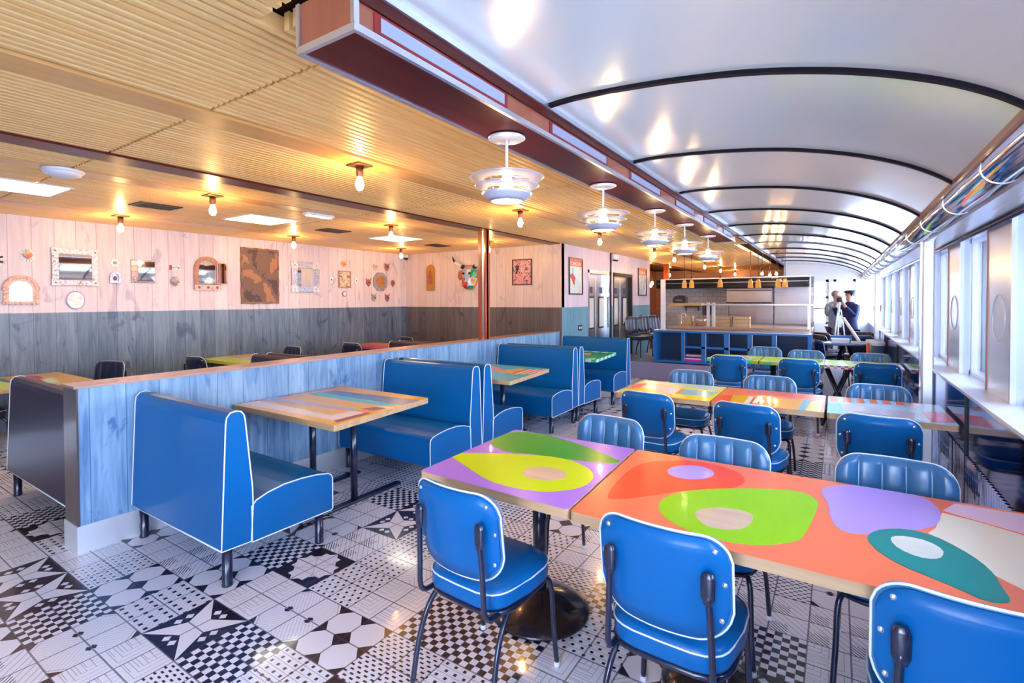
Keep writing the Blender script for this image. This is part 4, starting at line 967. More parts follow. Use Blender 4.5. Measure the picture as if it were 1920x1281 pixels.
def mottle(name, cols_, scale=8, rough=.5, metal=0, sc3=(1,1,1), dist=1.0):
    m = P(name, cols_[0], rough, metal=metal); nt = m.node_tree; X, Y, Z, t = coords(nt)
    n = noise(nt, t.outputs['Object'], scale, 3, sc3, .55, dist)
    r = nt.nodes.new('ShaderNodeValToRGB'); r.color_ramp.interpolation = 'CONSTANT' if len(cols_) > 3 else 'LINEAR'
    while len(r.color_ramp.elements) < len(cols_): r.color_ramp.elements.new(.5)
    for i, c in enumerate(cols_):
        r.color_ramp.elements[i].position = .30+.4*i/(len(cols_)-1); r.color_ramp.elements[i].color = (*c, 1)
    nt.links.new(n.k, r.inputs[0]); nt.links.new(r.outputs[0], nt.nodes['Principled BSDF'].inputs['Base Color']); return m
M_tile = mottle('talavera_tile', [(.85,.83,.82),(.82,.80,.84),(.25,.22,.30)], 38, .3)
M_tin = mottle('stamped_tin', [(.62,.62,.68),(.42,.42,.52),(.25,.24,.32)], 45, .3, .6)
M_shell = mottle('pink_shell', [(.80,.42,.30),(.90,.62,.48),(.55,.22,.16)], 30, .35)
M_carve = mottle('carved_wood', [(.42,.16,.08),(.58,.27,.15),(.25,.08,.04)], 40, .4)
M_clay = mottle('painted_clay', [(.28,.05,.04),(.45,.14,.10),(.12,.05,.05)], 40, .5)
M_red = P('glossy_red', (.70,.01,.02), .2, coat=.6)

# striped sun fan cut by the left edge of the frame
t = hang('striped_fan', 'black and white striped round ornament cut by the left edge of the frame', 'ornament', 'left', 1.40, 1.985)
for k in range(18):
    a = 2*PI*k/18; m = MB(); m.prism([(.02*math.cos(a),.02*math.sin(a)),(.085*math.cos(a-.13),.085*math.sin(a-.13)),(.09*math.cos(a),.09*math.sin(a)),(.085*math.cos(a+.13),.085*math.sin(a+.13))], 'x', .002, .014)
    m.build('ray', M_black if k % 2 else M_whitep, t)
t = hang('sacred_heart', 'small glossy red heart in a white petalled halo on the pink wall', 'ornament', 'left', 1.675, 2.04)
for k in range(12):
    a = 2*PI*k/12; m = MB(); m.prism([(.03*math.cos(a-.2),.035*math.sin(a-.2)),(.062*math.cos(a-.2),.068*math.sin(a-.2)),(.070*math.cos(a),.078*math.sin(a)),(.062*math.cos(a+.2),.068*math.sin(a+.2)),(.03*math.cos(a+.2),.035*math.sin(a+.2))], 'x', .002, .010)
    m.build('petal', P('petal_mint', (.70,.82,.74), .4), t)
hp = []
for k in range(28):
    a = 2*PI*k/28; hp.append((.0023*16*math.sin(a)**3, .0023*(13*math.cos(a)-5*math.cos(2*a)-2*math.cos(3*a)-math.cos(4*a))))
m = MB(); m.prism(hp, 'x', .008, .030); m.build('heart', M_red, t, bevel=.006, seg=3)
m = MB(); m.prism([(-.014,.03),(.014,.03),(.018,.055),(.006,.072),(-.008,.062)], 'x', .008, .02); m.build('flame', P('heart_flame', (.85,.55,.15), .4), t)
# shell-framed arched mirror
def arched_mirror(name, label, u, z, wd, h, fw_, mat, scallop=0, group=None, glass=M_mirror):
    t = hang(name, label, 'mirror', 'left', u, z, group)
    o_ = arch(wd, -h/2, h/2, 14); i_ = arch(wd-fw_, -h/2+fw_*.75, h/2-fw_, 14)
    m = MB(); frame_ring(m, o_, i_, .0, .022); fr_ = m.build('frame', mat, t)
    if scallop:
        m = MB()
        for (y, zz) in [(o_[0][0]+k*(2*wd)/6, -h/2+.012) for k in range(7)]+[(-wd+.005, -h/2+.03+k*.042) for k in range(3)]+[(wd-.005, -h/2+.03+k*.042) for k in range(3)]+o_[2:]:
            m.sphere((.018, y*.95, zz*.97), .022, 6, (.6,1,1))
        m.build('shell', mat, fr_)
    m = MB(); m.prism(i_, 'x', .002, .012); m.build('mirror_glass', glass, t)
    return t
arched_mirror('arched_mirror', 'arched mirror with a bumpy pink shell frame, at the left end of the pink wall', 1.615, 1.66, .135, .30, .045, M_shell, 1)
# tile mirrors
def tile_mirror(label, u, z, wy, hz, fw_, mat, corners=True, glass=M_mirror):
    t = hang('tile_mirror', label, 'mirror', 'left', u, z)
    m = MB(); m.prism(rect(-wy/2, wy/2, -hz/2, hz/2), 'x', 0, .012); m.build('backboard', M_carve, t)
    for (a, c, d, e) in ((-wy/2+fw_, wy/2-fw_, hz/2-fw_, hz/2), (-wy/2+fw_, wy/2-fw_, -hz/2, -hz/2+fw_), (-wy/2, -wy/2+fw_, -hz/2+fw_, hz/2-fw_), (wy/2-fw_, wy/2, -hz/2+fw_, hz/2-fw_)):
        m = MB(); m.prism(rect(a+.002, c-.002, d+.002, e-.002), 'x', .012, .024); m.build('tile_strip', mat, t, bevel=.003)
    for sy in (-1, 1):
        for sz in (-1, 1):
            cy, cz = sy*(wy/2-fw_/2), sz*(hz/2-fw_/2); h = fw_/2
            m = MB(); m.prism(rect(cy-h*1.12, cy+h*1.12, cz-h*1.12, cz+h*1.12), 'x', .012, .028); m.build('corner_tile', M_tile if corners else mat, t, bevel=.003)
            m = MB(); m.sphere((.028, cy, cz), .009, 6, (.4,1,1)); m.build('stud', M_clay, t)
    m = MB(); m.prism(rect(-wy/2+fw_, wy/2-fw_, -hz/2+fw_, hz/2-fw_), 'x', .012, .016); m.build('mirror_glass', glass, t)
tile_mirror('large square mirror framed in white patterned tiles, left part of the pink wall', 2.08, 1.935, .42, .42, .062, M_tile)
tile_mirror('square mirror framed in grey tin strips and white corner tiles, right of the brown canvas', 5.05, 1.93, .50, .50, .105, M_tin)
t = hang('round_plate', 'round white plate with a violet rim below the large tile mirror', 'plate', 'left', 2.075, 1.555)
m = MB(); m.prism(disc(.105, 32, sy=.82), 'x', .002, .016); m.build('rim', P('plate_violet', (.25,.18,.38), .25, coat=.6), t, bevel=.004)
m = MB(); m.prism(disc(.092, 32, sy=.82), 'x', .012, .020); m.build('band', P('plate_lilac', (.62,.58,.78), .25, coat=.6), t)
m = MB(); m.prism(disc(.074, 32, sy=.82), 'x', .016, .023); m.build('centre', mottle('plate_centre', [(.88,.86,.84),(.84,.80,.70),(.60,.45,.40)], 18, .25), t)
# small flower, small arched nicho
t = hang('tin_flower', 'tiny white star flower with a green centre on the pink wall', 'ornament', 'left', 2.455, 2.01)
m = MB(); m.prism([((.055 if k % 2 == 0 else .036)*math.cos(PI*k/6), (.062 if k % 2 == 0 else .040)*math.sin(PI*k/6)) for k in range(12)], 'x', .002, .010); m.build('petals', M_whitep, t)
m = MB(); m.sphere((.010, 0, 0), .020, 8, (.4,1,1)); m.build('flower_centre', P('sage_green', (.35,.50,.25), .4), t)
t = hang('tin_nicho', 'small arched tin shrine box below the tiny white flower', 'ornament', 'left', 2.455, 1.83)
o_ = arch(.055, -.065, .07, 10); i_ = arch(.034, -.045, .045, 10)
m = MB(); frame_ring(m, o_, i_, 0, .03); m.build('frame', M_tin, t)
m = MB(); m.prism(i_, 'x', .001, .008); m.build('back', M_tin, t)
m = MB(); m.sphere((.018, 0, -.01), .022, 8, (.6,.8,1.2)); m.build('figure', M_clay, t)
# frameless square mirror with tiles down its left side
t = hang('square_mirror', 'bright square mirror with small picture tiles down its left side', 'mirror', 'left', 2.75, 1.915)
m = MB(); m.prism(rect(-.13,.13,-.145,.145), 'x', 0, .014); m.build('backboard', M_carve, t)
m = MB(); m.prism(rect(-.055,.125,-.138,.138), 'x', .014, .018); m.build('mirror_glass', M_mirror, t)
for k, c in enumerate(((.12,.10,.12),(.62,.32,.34),(.80,.50,.20),(.80,.78,.74))):
    m = MB(); m.prism(rect(-.128,-.06,-.138+.07*k,-.073+.07*k), 'x', .014, .020)
    m.build('picture_tile', mottle('picture_tile', [(.84,.80,.78),c,(.80,.74,.72)], 30, .3), t, bevel=.003)
t = hang('letter_sign', 'tiny row of coloured letter tiles above the tin hand', 'sign', 'left', 3.11, 1.985)
for k, c in enumerate(((.30,.06,.03),(.10,.40,.75),(.12,.35,.60),(.06,.12,.25))):
    m = MB(); m.prism(rect(-.06+.031*k,-.032+.031*k,-.03,.03), 'x', .002, .012); tl = m.build('letter_tile', P('letter_tile_pale', (.80,.82,.85), .35) if k else P('letter_tile_brown', c, .35), t)
    if k:
        m = MB(); 
        if k == 1: m.tube([(.013, -.022+.031*0+.0+(.031*k-.06+.036)-.0+.0, .018)], .003) if False else m.prism(disc(.010, 12, cy=-.046+.031*k, cz=.0), 'x', .012, .014)
        elif k == 2: m.prism([(-.056+.031*k,.016),(-.046+.031*k,-.018),(-.036+.031*k,.016)], 'x', .012, .014)
        else: m.prism(disc(.011, 12, cy=-.046+.031*k, cz=-.002), 'x', .012, .014)
        m.build('letter', P('letter_blue', c, .35), tl)
def hand_poly(s=1.0, flip=1):
    pts = [(-.028,-.01),(-.052,-.035),(-.060,-.030),(-.045,.018),(-.022,.055),(.020,.055),(.040,.030),(.056,-.022),(.048,-.030),(.034,-.008),(.032,-.062),(.022,-.065),(.016,-.018),(.012,-.076),(.001,-.078),(-.001,-.020),(-.008,-.068),(-.018,-.066),(-.018,-.018),(-.026,-.052),(-.034,-.050)]
    return [(flip*p[0]*s, p[1]*s) for p in pts]
t = hang('metal_hand', 'small bronze coloured hand ornament with fingers pointing down', 'ornament', 'left', 3.11, 1.81)
m = MB(); m.prism(hand_poly(1.0), 'x', .002, .018); m.build('hand', mottle('bronze_hand', [(.50,.38,.30),(.25,.16,.14),(.70,.58,.45)], 40, .35, .5), t, bevel=.003)
# carved arched cabinet mirror with an open door
t = arched_mirror('arched_cabinet_mirror', 'brown carved arched mirror cabinet with its little mirrored door standing open', 3.52, 1.93, .175, .46, .06, M_carve)
m = MB(); m.prism(rect(-.175,.175,-.235,-.165), 'x', .02, .032)
m.build('lower_rail', M_shell, t)
for k in (-1, 0, 1):
    m = MB(); m.sphere((.034, k*.12, -.20), .018, 8, (.5,1,1)); m.build('rosette', M_clay, t)
m = MB(); m.prism(rect(.12,.25,-.15,.15), 'x', .034, .042); dd = m.build('door', M_shell, t)
m = MB(); m.prism(rect(.128,.242,-.142,.142), 'x', .042, .045); m.build('mirror_glass', M_mirror, dd)
# large brown canvas: an abstract mottled stand-in
t = hang('brown_canvas', 'large unframed brown canvas with mottled orange, grey and dark patches', 'picture', 'left', 4.285, 1.92)
m = MB(); eg = []
for k in range(12): eg.append((-.30+.05*k+.0, .415+.008*math.sin(k*1.7)))
for k in range(12): eg.append((.298+.006*math.sin(k*2.1), .41-.07*k))
for k in range(12): eg.append((.29-.05*k, -.425+.006*math.sin(k*1.3)))
for k in range(12): eg.append((-.30+.006*math.sin(k*1.9), -.42+.07*k))
m.prism(eg, 'x', .004, .016); m.build('canvas', mottle('brown_canvas_paint', [(.09,.06,.065),(.20,.115,.09),(.42,.20,.11),(.22,.17,.20)], 4.0, .6, 0, (1,1,.8), .3), t)
m = MB(); frame_ring(m, rect(-.295,.295,-.42,.415), rect(-.272,.272,-.395,.39), .014, .020); m.build('painted_border', mottle('brown_border', [(.20,.09,.05),(.32,.17,.09),(.12,.05,.03)], 12, .6), t)
# two white hands, picture, two round pieces
for u, lab in ((5.55, 'small white hand ornament left of the little brown picture'), (6.09, 'small white hand ornament right of the little brown picture')):
    t = hang('white_hand', lab, 'ornament', 'left', u, 1.91, 'white hand ornaments')
    m = MB(); m.prism([(p[0]*1.15, p[1]*1.15) for p in [(-.03,.02),(-.022,.06),(.0,.072),(.012,.04),(.045,.03),(.030,-.01),(.020,-.065),(-.018,-.070)]], 'x', .002, .014); m.build('hand', M_whitep, t, bevel=.003)
    m = MB(); m.sphere((.014,.008,-.008), .012, 6, (.4,1,1)); m.build('eye', M_black, t)
t = hang('small_picture', 'little brown and cream picture between two white hand ornaments', 'picture', 'left', 5.84, 1.92)
m = MB(); frame_ring(m, rect(-.13,.13,-.15,.15), rect(-.112,.112,-.132,.132), 0, .016); m.build('frame', M_carve, t)
m = MB(); m.prism(rect(-.112,.112,-.132,.132), 'x', 0, .008); m.build('print', mottle('small_print', [(.55,.38,.22),(.75,.66,.50),(.20,.12,.10),(.45,.15,.10)], 16, .5), t)
t = hang('round_plaque', 'small round orange-red plaque above the little brown picture', 'ornament', 'left', 5.825, 2.20)
m = MB(); m.prism(disc(.062, 24), 'x', .002, .012); m.build('rim', P('plaque_amber', (.80,.45,.20), .4), t)
m = MB(); m.prism(disc(.034, 20), 'x', .012, .018); m.build('centre', M_red, t)
t = hang('round_plaque', 'small round pale plaque with a dark rim below the little brown picture', 'ornament', 'left', 5.835, 1.66)
m = MB(); m.prism(disc(.050, 24), 'x', .002, .012); m.build('rim', P('plaque_violet', (.30,.20,.32), .4), t)
m = MB(); m.prism(disc(.036, 20), 'x', .012, .016); m.build('centre', M_whitep, t)
# octagonal mirror and the six little masks round it
t = hang('octagonal_mirror', 'octagonal mirror with a grey tin frame in the middle of six small masks', 'mirror', 'left', 6.665, 1.90)
o_ = disc(.19, 8, ph=PI/8); i_ = disc(.115, 8, ph=PI/8)
m = MB(); frame_ring(m, o_, i_, 0, .02); m.build('frame', M_tin, t)
m = MB(); m.prism(disc(.115, 24), 'x', 0, .010); m.build('mirror_glass', mottle('amber_glass', [(.35,.12,.04),(.60,.30,.10),(.25,.30,.12)], 9, .12, .3), t)
def mask(u, z, mat, label, horn):
    t = hang('small_mask', label, 'mask', 'left', u, z, 'six small masks around the octagonal mirror')
    m = MB(); m.sphere((.016, 0, 0), .058, 10, (.5,.9,1.15))
    m.b.verts.ensure_lookup_table()
    for v in m.b.verts:
        if v.co.z < 0: v.co.y *= 1-.5*min(1, -v.co.z/.066)
    m.build('face', mat, t)
    for s in (-1, 1):
        m = MB(); m.sphere((.044, s*.020, .014), .009, 6); m.build('eye', M_black if mat is not M_black else M_whitep, t)
    m = MB(); m.prism([(-.008,-.012),(.008,-.012),(0,.012)], 'x', .040, .058); m.build('nose', mat, t)
    if horn:
        for s in (-1, 1):
            m = MB(); m.tube([(.02, s*.03, .045), (.02, s*.052, .070), (.02, s*.056, .098)], [.012, .003], 6); m.build('horn', mat, t)
M_mk_w = mottle('mask_white', [(.80,.68,.55),(.55,.40,.30),(.85,.78,.68)], 25, .5); M_mk_g = mottle('mask_grey', [(.20,.20,.18),(.45,.45,.35),(.10,.08,.10)], 30, .5)
mask(6.535, 2.17, M_mk_w, 'small pale mask at the upper left of the octagonal mirror', 0)
mask(6.835, 2.18, M_clay, 'small horned red mask at the upper right of the octagonal mirror', 1)
mask(6.375, 1.87, M_clay, 'small pointed dark red mask just left of the octagonal mirror', 1)
mask(6.985, 1.88, M_clay, 'small dark red mask just right of the octagonal mirror', 0)
mask(6.50, 1.59, M_mk_g, 'small grey horned mask at the lower left of the octagonal mirror', 1)
mask(6.835, 1.58, M_clay, 'small brown horned mask at the lower right of the octagonal mirror', 1)
# end wall: plaque, bull mask, red print
t = hang('wooden_plaque', 'narrow arched ochre wooden plaque with a red figure on the end wall', 'plaque', 'back', -6.70, 1.985)
m = MB(); m.prism(arch(.105, -.255, .255, 12), 'x', .002, .03); m.build('board', grain_mat('ochre_board', (.38,.16,.02), (.55,.28,.05), 'z', .4), t, bevel=.006)
m = MB(); m.prism([(-.04,-.13),(.05,-.13),(.06,.03),(.03,.06),(.04,.12),(0,.16),(-.035,.12),(-.025,.06),(-.05,.02)], 'x', .03, .042); m.build('relief_figure', M_clay, t, bevel=.004)
t = hang('bull_mask', 'large multicoloured horned bull mask hanging on the end wall left of the column', 'mask', 'back', -5.70, 1.97)
t.scale = (1.1, 1.1, 1.1)
m = MB()
zs = [.20,.17,.12,.05,-.02,-.09,-.15,-.19,-.215]; ws = [.09,.15,.175,.17,.155,.13,.10,.07,.03]; ds = [.05,.09,.12,.14,.16,.19,.20,.18,.12]
prev = None
for zz, wv, dv in zip(zs, ws, ds):
    cur = [m.b.verts.new((.0+dv*math.sin(PI*k/14), wv*math.cos(PI*k/14)-.02*(zz < 0)*0, zz)) for k in range(15)]
    if prev:
        for k in range(14):
            f = m.b.faces.new((prev[k], prev[k+1], cur[k+1], cur[k])); f.smooth = True
            kz = (zz-.0); f.material_index = (4 if zz > .15 else 0 if zz > .10 else (1 if 1 <= k < 5 and zz > -.05 else 4 if k < 1 else 1 if k < 5 and zz < -.16 else 6 if k < 5 else 2 if 5 <= k < 7 and zz > .0 else 3 if zz < -.08 and k > 6 else 4 if k >= 10 else 5 if zz > -.10 else 3))
    else: m.b.faces.new(cur)
    prev = cur
m.b.faces.new(prev[::-1])
hd = m.build('head', [P('mask_lilac', (.45,.45,.75), .3, coat=.5), P('mask_green', (.0,.35,.14), .3, coat=.5), P('mask_cream', (.85,.82,.62), .3, coat=.5), P('mask_crimson', (.60,.01,.03), .3, coat=.5), P('mask_orange', (.85,.22,.03), .3, coat=.5), P('mask_sky', (.35,.50,.80), .3, coat=.5), P('mask_white', (.85,.85,.88), .3, coat=.5)], t)
for s in (-1, 1):
    m = MB(); m.tube([(.06, s*.12, .16), (.08, s*.20, .21), (.09, s*.27, .24), (.09, s*.31, .29), (.09, s*.335, .35)], [.032,.028,.022,.014,.004], 10); hn = m.build('horn', P('horn_white', (.86,.84,.80), .3, coat=.4), t)
    m = MB(); m.tube([(.09, s*.285, .255), (.09, s*.315, .30), (.09, s*.34, .36)], [.022,.016,.004], 8); m.build('horn_tip', M_black, hn)
    m = MB(); m.tube([(.055, s*.105, .15), (.07, s*.15, .18)], [.040,.036], 10); m.build('horn_base', M_black, hn)
    m = MB(); m.prism([(s*.15,.12),(s*.24,.10),(s*.26,.0),(s*.22,-.05),(s*.15,.0)], 'x', .03, .055); m.build('ear', P('ear_rust', (.50,.12,.03), .4), t, bevel=.006)
    m = MB(); m.sphere((.135, s*.065, .055), .026, 10, (.5,1,.8)); m.build('eye', M_black, hd)
    m = MB(); m.sphere((.190, s*.035, -.10), .016, 8, (.5,1,1)); m.build('nostril', P('nostril_maroon', (.20,.01,.03), .4), hd)
m = MB(); m.prism(disc(.052, 20, cy=.12, cz=-.06), 'x', .11, .135); rr_ = m.build('rosette', P('rosette_yellow', (.85,.55,.03), .3), t)
m = MB(); m.prism(disc(.028, 16, cy=.12, cz=-.06), 'x', .135, .142); m.build('rosette_centre', P('rosette_violet', (.50,.20,.70), .3), rr_)
m = MB(); m.tube([(.155,-.085,-.135),(.196,-.03,-.155),(.200,.03,-.145),(.175,.07,-.115)], .010, 8, smooth=3); m.build('mouth', M_red, t)
t = hang('red_print', 'small square red and pink patterned print in a dark frame right of the column', 'picture', 'back', -4.585, 2.02)
m = MB(); frame_ring(m, rect(-.20,.20,-.225,.225), rect(-.182,.182,-.207,.207), 0, .02); m.build('frame', P('dark_frame', (.08,.03,.04), .4), t)
m = MB(); m.prism(rect(-.182,.182,-.207,.207), 'x', 0, .010); m.build('print', mottle('red_pattern', [(.55,.16,.20),(.70,.38,.42),(.10,.05,.12),(.70,.22,.12)], 14, .4), t)
m = MB(); m.prism([(-.13,.11),(-.10,.10),(-.07,.12),(-.05,.11),(-.08,.05),(-.10,-.03),(-.14,-.02),(-.11,.04)], 'x', .010, .013); m.build('dark_motif', M_black, t)

# ---------------------------------------------------------------- posters on the door wall
def text_mesh(s, size, mat, parent, loc, rot=(PI/2, 0, PI/2), ext=.001, name='lettering', sx_=1.0, align='CENTER'):
    c = bpy.data.curves.new(name, 'FONT'); c.body = s; c.size = size; c.extrude = ext; c.align_x = align; c.align_y = 'CENTER'
    tmp = bpy.data.objects.new('tmp', c); COL.objects.link(tmp); bpy.context.view_layer.update()
    me = bpy.data.meshes.new_from_object(tmp); bpy.data.objects.remove(tmp)
    me.materials.clear(); me.materials.append(mat)
    o = bpy.data.objects.new(name, me); COL.objects.link(o); o.parent = parent; o.location = loc; o.rotation_euler = rot; o.scale = (sx_, 1, 1); return o
M_pw = P('poster_white', (.88,.86,.84), .4)
for (u, lab, two) in ((7.885, 'poster with a red title band and a bright scene before the first steel door', False), (11.42, 'poster with a red title band and a pale grey figure past the second door', True)):
    t = hang('poster', lab, 'poster', 'door', u, 1.945)
    h = .265 if not two else .29
    m = MB(); frame_ring(m, rect(-h,h,-.32,.32), rect(-h+.022,h-.022,-.298,.298), .0, .022); m.build('frame', P('poster_frame', (.05,.02,.03), .3), t)
    m = MB(); m.prism(rect(-h+.022,h-.022,-.298,.17), 'x', .001, .008); m.build('picture', mottle('poster_scene', [(.85,.80,.66),(.60,.78,.80),(.85,.62,.30),(.88,.86,.80)] if not two else [(.80,.80,.78),(.45,.50,.46),(.84,.84,.84),(.60,.62,.60)], 5, .4), t)
    m = MB(); m.prism(rect(-h+.022,h-.022,.17,.298), 'x', .001, .010); hb = m.build('title_band', P('title_red', (.70,.02,.06), .35), t)
    text_mesh('CIRKON', .085, M_pw, hb, (.0105, 0, .212), sx_=1.25)
    text_mesh('DEL', .045, P('title_pink', (.88,.30,.36), .4), hb, (.0105, 0, .268))
    if not two:
        m = MB(); m.prism([(-.22,.02),(-.12,.05),(-.03,-.03),(-.06,-.10),(-.05,-.16),(-.10,-.13),(-.16,-.05),(-.21,-.03)], 'x', .008, .011); m.build('red_dress', M_red, t)
        m = MB(); m.prism([(-.16,.02),(-.10,.03),(-.07,.10),(-.10,.16),(-.15,.12)], 'x', .008, .010); m.build('blue_figure', P('figure_blue', (.20,.50,.65), .4), t)
    else:
        m = MB(); m.prism([(-.06,-.27),(-.10,-.10),(-.02,.0),(-.12,.12),(-.05,.14),(.04,.02),(.12,.12),(.14,.05),(.07,-.06),(.12,-.26)], 'x', .008, .011); m.build('figure', P('figure_grey', (.62,.66,.62), .4), t)
for (u, z, lab) in ((8.05, 1.04, 'black twin socket on the teal boards beside the first steel door'), (11.30, 1.13, 'black twin socket on the teal boards beyond the second steel door')):
    t = hang('wall_socket', lab, 'socket', 'door', u, z)
    t.location.x = XD+.006
    m = MB(); m.prism(rect(-.075,.075,-.05,.05), 'x', 0, .010); m.build('plate', M_black, t, bevel=.003)
    for s in (-1, 1):
        m = MB(); m.prism(rect(s*.032-.018, s*.032+.018, -.02, .02), 'x', .010, .013); m.build('outlet', M_whitep, t)

# ---------------------------------------------------------------- kitchen: cubbies, counter, screen, back wall
YC = 9.475
t = thing('cubby_shelf', 'blue open cubby shelf unit mounted under the kitchen counter', 'shelf', (-1.64, YC, .35))
def CB(x0, x1, z0, z1, y0=0, y1=.36): return (x0+1.64, x1+1.64, y0, y1, z0-.35, z1-.35)
m = MB(); m.box(*CB(-2.95,-.345,.35,.385)); m.box(*CB(-2.95,-.345,.915,.95)); m.box(*CB(-2.95,-2.895,.38,.92)); m.box(*CB(-.40,-.345,.38,.92))
for (a, c) in ((-2.425,-2.375),(-2.065,-2.00),(-1.68,-1.605),(-1.30,-1.235),(-.925,-.865)): m.box(*CB(a, c, .38, .92))
m.box(*CB(-2.38,-.92,.635,.672)); m.build('carcass', M_cub, t)
m = MB(); m.box(*CB(-2.95,-.345,.36,.94,.355,.365)); m.build('back_panel', M_cub_in, t)
m = MB()
for x in (-2.37, -1.995, -1.60, -1.23, -.86): m.box(*CB(x, x+.012, .39, .915, -.004, .004))
m.box(*CB(-2.95,-.345,.948,.956,-.006,.38)); m.build('edge_trim', M_alu, t)
bk = [('book', 'wide magenta paperback lying at the bottom of the pile in the cubby', (.80,.02,.45), .040, .30), ('book', 'white book lying on the magenta one in the cubby', (.80,.74,.86), .022, .33), ('book', 'black and white covered book, second from the top of the pile', (.05,.04,.08), .030, .28), ('book', 'pink book on top of the pile in the cubby', (.75,.40,.68), .032, .28)]
z = .387
for n_, lab, c, th, wd in bk:
    b_ = thing('book', lab, 'book', (-2.215, YC+.14, z), random.uniform(-.05,.05), 'books piled in the cubby')
    m = MB(); m.box(-wd/2, wd/2, -.11, .11, 0, .003); m.box(-wd/2, wd/2, -.11, .11, th-.003, th); m.box(-wd/2, wd/2, -.112, -.106, 0, th); m.build('cover', P('book_cover', c, .35, coat=.3), b_)
    m = MB(); m.box(-wd/2+.004, wd/2-.004, -.105, .106, .003, th-.003); m.build('pages', M_pw, b_)
    z += th+.0008
M_counter = grain_mat('copper_worktop', (.50,.26,.14), (.80,.55,.38), 'x', .2, .5, .6)
t = thing('kitchen_counter', 'long warm coloured kitchen worktop behind the glass screen', 'counter', (-1.6, 10.45, .33))
m = MB(); m.box(-1.22, 1.24, -.45, .45, .63, .68); m.build('worktop', M_counter, t, bevel=.004)
m = MB(); m.box(-1.20, 1.22, -.42, .42, 0, .63); m.build('base_cabinet', M_steel, t)
t = thing('counter_screen', 'steel framed glass screen standing on the counter above the cubbies', 'screen', (-1.59, YC+.05, .957))
m = MB(); m.box(-1.225, -1.145, -.03, .03, 0, .955); m.build('post', M_whitep, t, bevel=.004)
m = MB(); m.box(-1.225, 1.225, -.015, .015, .945, .962); m.box(1.215, 1.225, -.012, .012, 0, .95); m.build('top_rail', M_alu, t)
m = MB(); m.box(-1.145, 1.215, -.003, .003, 0, .945); m.build('glass', M_glass, t)
t = thing('pass_shelf', 'long steel pass shelf with two white posts above the kitchen worktop', 'shelf', (-1.6, 10.3, 1.01))
m = MB(); m.box(-1.25, -.62, -.15, .15, .40, .45); m.build('wooden_shelf_end', grain_mat('yellow_wood', (.60,.38,.12), (.80,.58,.25), 'x', .3, .4), t)
m = MB(); m.box(-.62, 1.24, -.15, .15, .405, .435); m.build('steel_shelf', M_steel, t, bevel=.004)
for x in (-.50, -.40): m = MB(); m.box(x-.025, x+.025, -.12, -.07, 0, .46); m.build('post', M_whitep, t)
for x in (1.18,): m = MB(); m.box(x-.02, x+.02, .08, .12, 0, .41); m.build('post', M_steel, t)
# back wall of the kitchen
M_ktile = P('kitchen_tile', (.5,.45,.42), .25, coat=.4); nt = M_ktile.node_tree
brk = nt.nodes.new('ShaderNodeTexBrick'); tc_ = nt.nodes.new('ShaderNodeTexCoord'); mp_ = nt.nodes.new('ShaderNodeMapping'); mp_.inputs['Rotation'].default_value = (-PI/2, 0, 0)
nt.links.new(tc_.outputs['Object'], mp_.inputs[0]); nt.links.new(mp_.outputs[0], brk.inputs[0])
brk.inputs['Color1'].default_value = (.42,.38,.36,1); brk.inputs['Color2'].default_value = (.38,.34,.32,1); brk.inputs['Mortar'].default_value = (.24,.20,.18,1); brk.inputs['Scale'].default_value = 1
brk.inputs['Brick Width'].default_value = .2; brk.inputs['Row Height'].default_value = .1; brk.inputs['Mortar Size'].default_value = .006
nt.links.new(brk.outputs[0], nt.nodes['Principled BSDF'].inputs['Base Color'])
m = MB(); m.box(-3.70, -.42, 12.6, 12.7, .33, 2.02); struct(m.build('wall_kitchen', M_ktile))
M_ksteel = steel_mat('kitchen_steel', (.36,.32,.33), .30, 'x', .15, .01)
for (x0, x1, z0, z1, lab) in ((-1.18,-.44,1.42,1.80,'upper right steel wall panel of the kitchen'), (-1.18,-.44,.98,1.38,'lower right steel wall panel of the kitchen'), (-2.12,-1.20,.98,1.38,'lower middle steel wall panel of the kitchen')):
    t = thing('backsplash', lab, 'backsplash', ((x0+x1)/2, 12.598, z0), 0, 'steel backsplashes on the kitchen wall')
    m = MB(); h = (x1-x0)/2; m.box(-h, h, -.02, -.001, 0, z1-z0); m.build('sheet', M_ksteel, t, bevel=.003)
    m = MB(); m.box(-h-.012, -h, -.026, -.001, 0, z1-z0); m.build('edge_strip', M_black, t)
t = thing('salamander_grill', 'steel fronted overhead grill cabinet on the kitchen wall', 'appliance', (-1.66, 12.575, 1.44))
m = MB(); m.box(-.46, .46, -.36, 0, 0.02, .34); m.build('body', M_ksteel, t, bevel=.01)
m = MB(); m.box(-.46, .46, -.375, -.355, .28, .30); m.box(-.46, .46, -.375, -.355, .0, .03); m.build('front_rail', M_black, t)
for x in (-.3, 0, .3): m = MB(); m.lathe([(.02,0),(.02,.03)], (x, -.2, -.012), 10); m.build('foot', M_black, t)
t = thing('extractor_hood', 'long black extractor hood across the top of the kitchen', 'hood', (-2.05, 12.3, 1.80))
m = MB(); m.prism([(-1.60,0),(1.60,0),(1.60,.20),(-1.60,.20)], 'y', -.35, .28); m.build('canopy', P('hood_black', (.010,.009,.008), .6, spec=.2), t, bevel=.01)
m = MB(); m.tube([(-1.55,-.38,.11),(1.55,-.38,.11)], .008, 6); m.build('hood_rail', M_alu, t)
def kbox(name, lab, cat, loc, parts, group=None):
    t = thing(name, lab, cat, loc, 0, group)
    for pn, fn, mt, bv in parts:
        m = MB(); fn(m); m.build(pn, mt, t, bevel=bv)
    return t
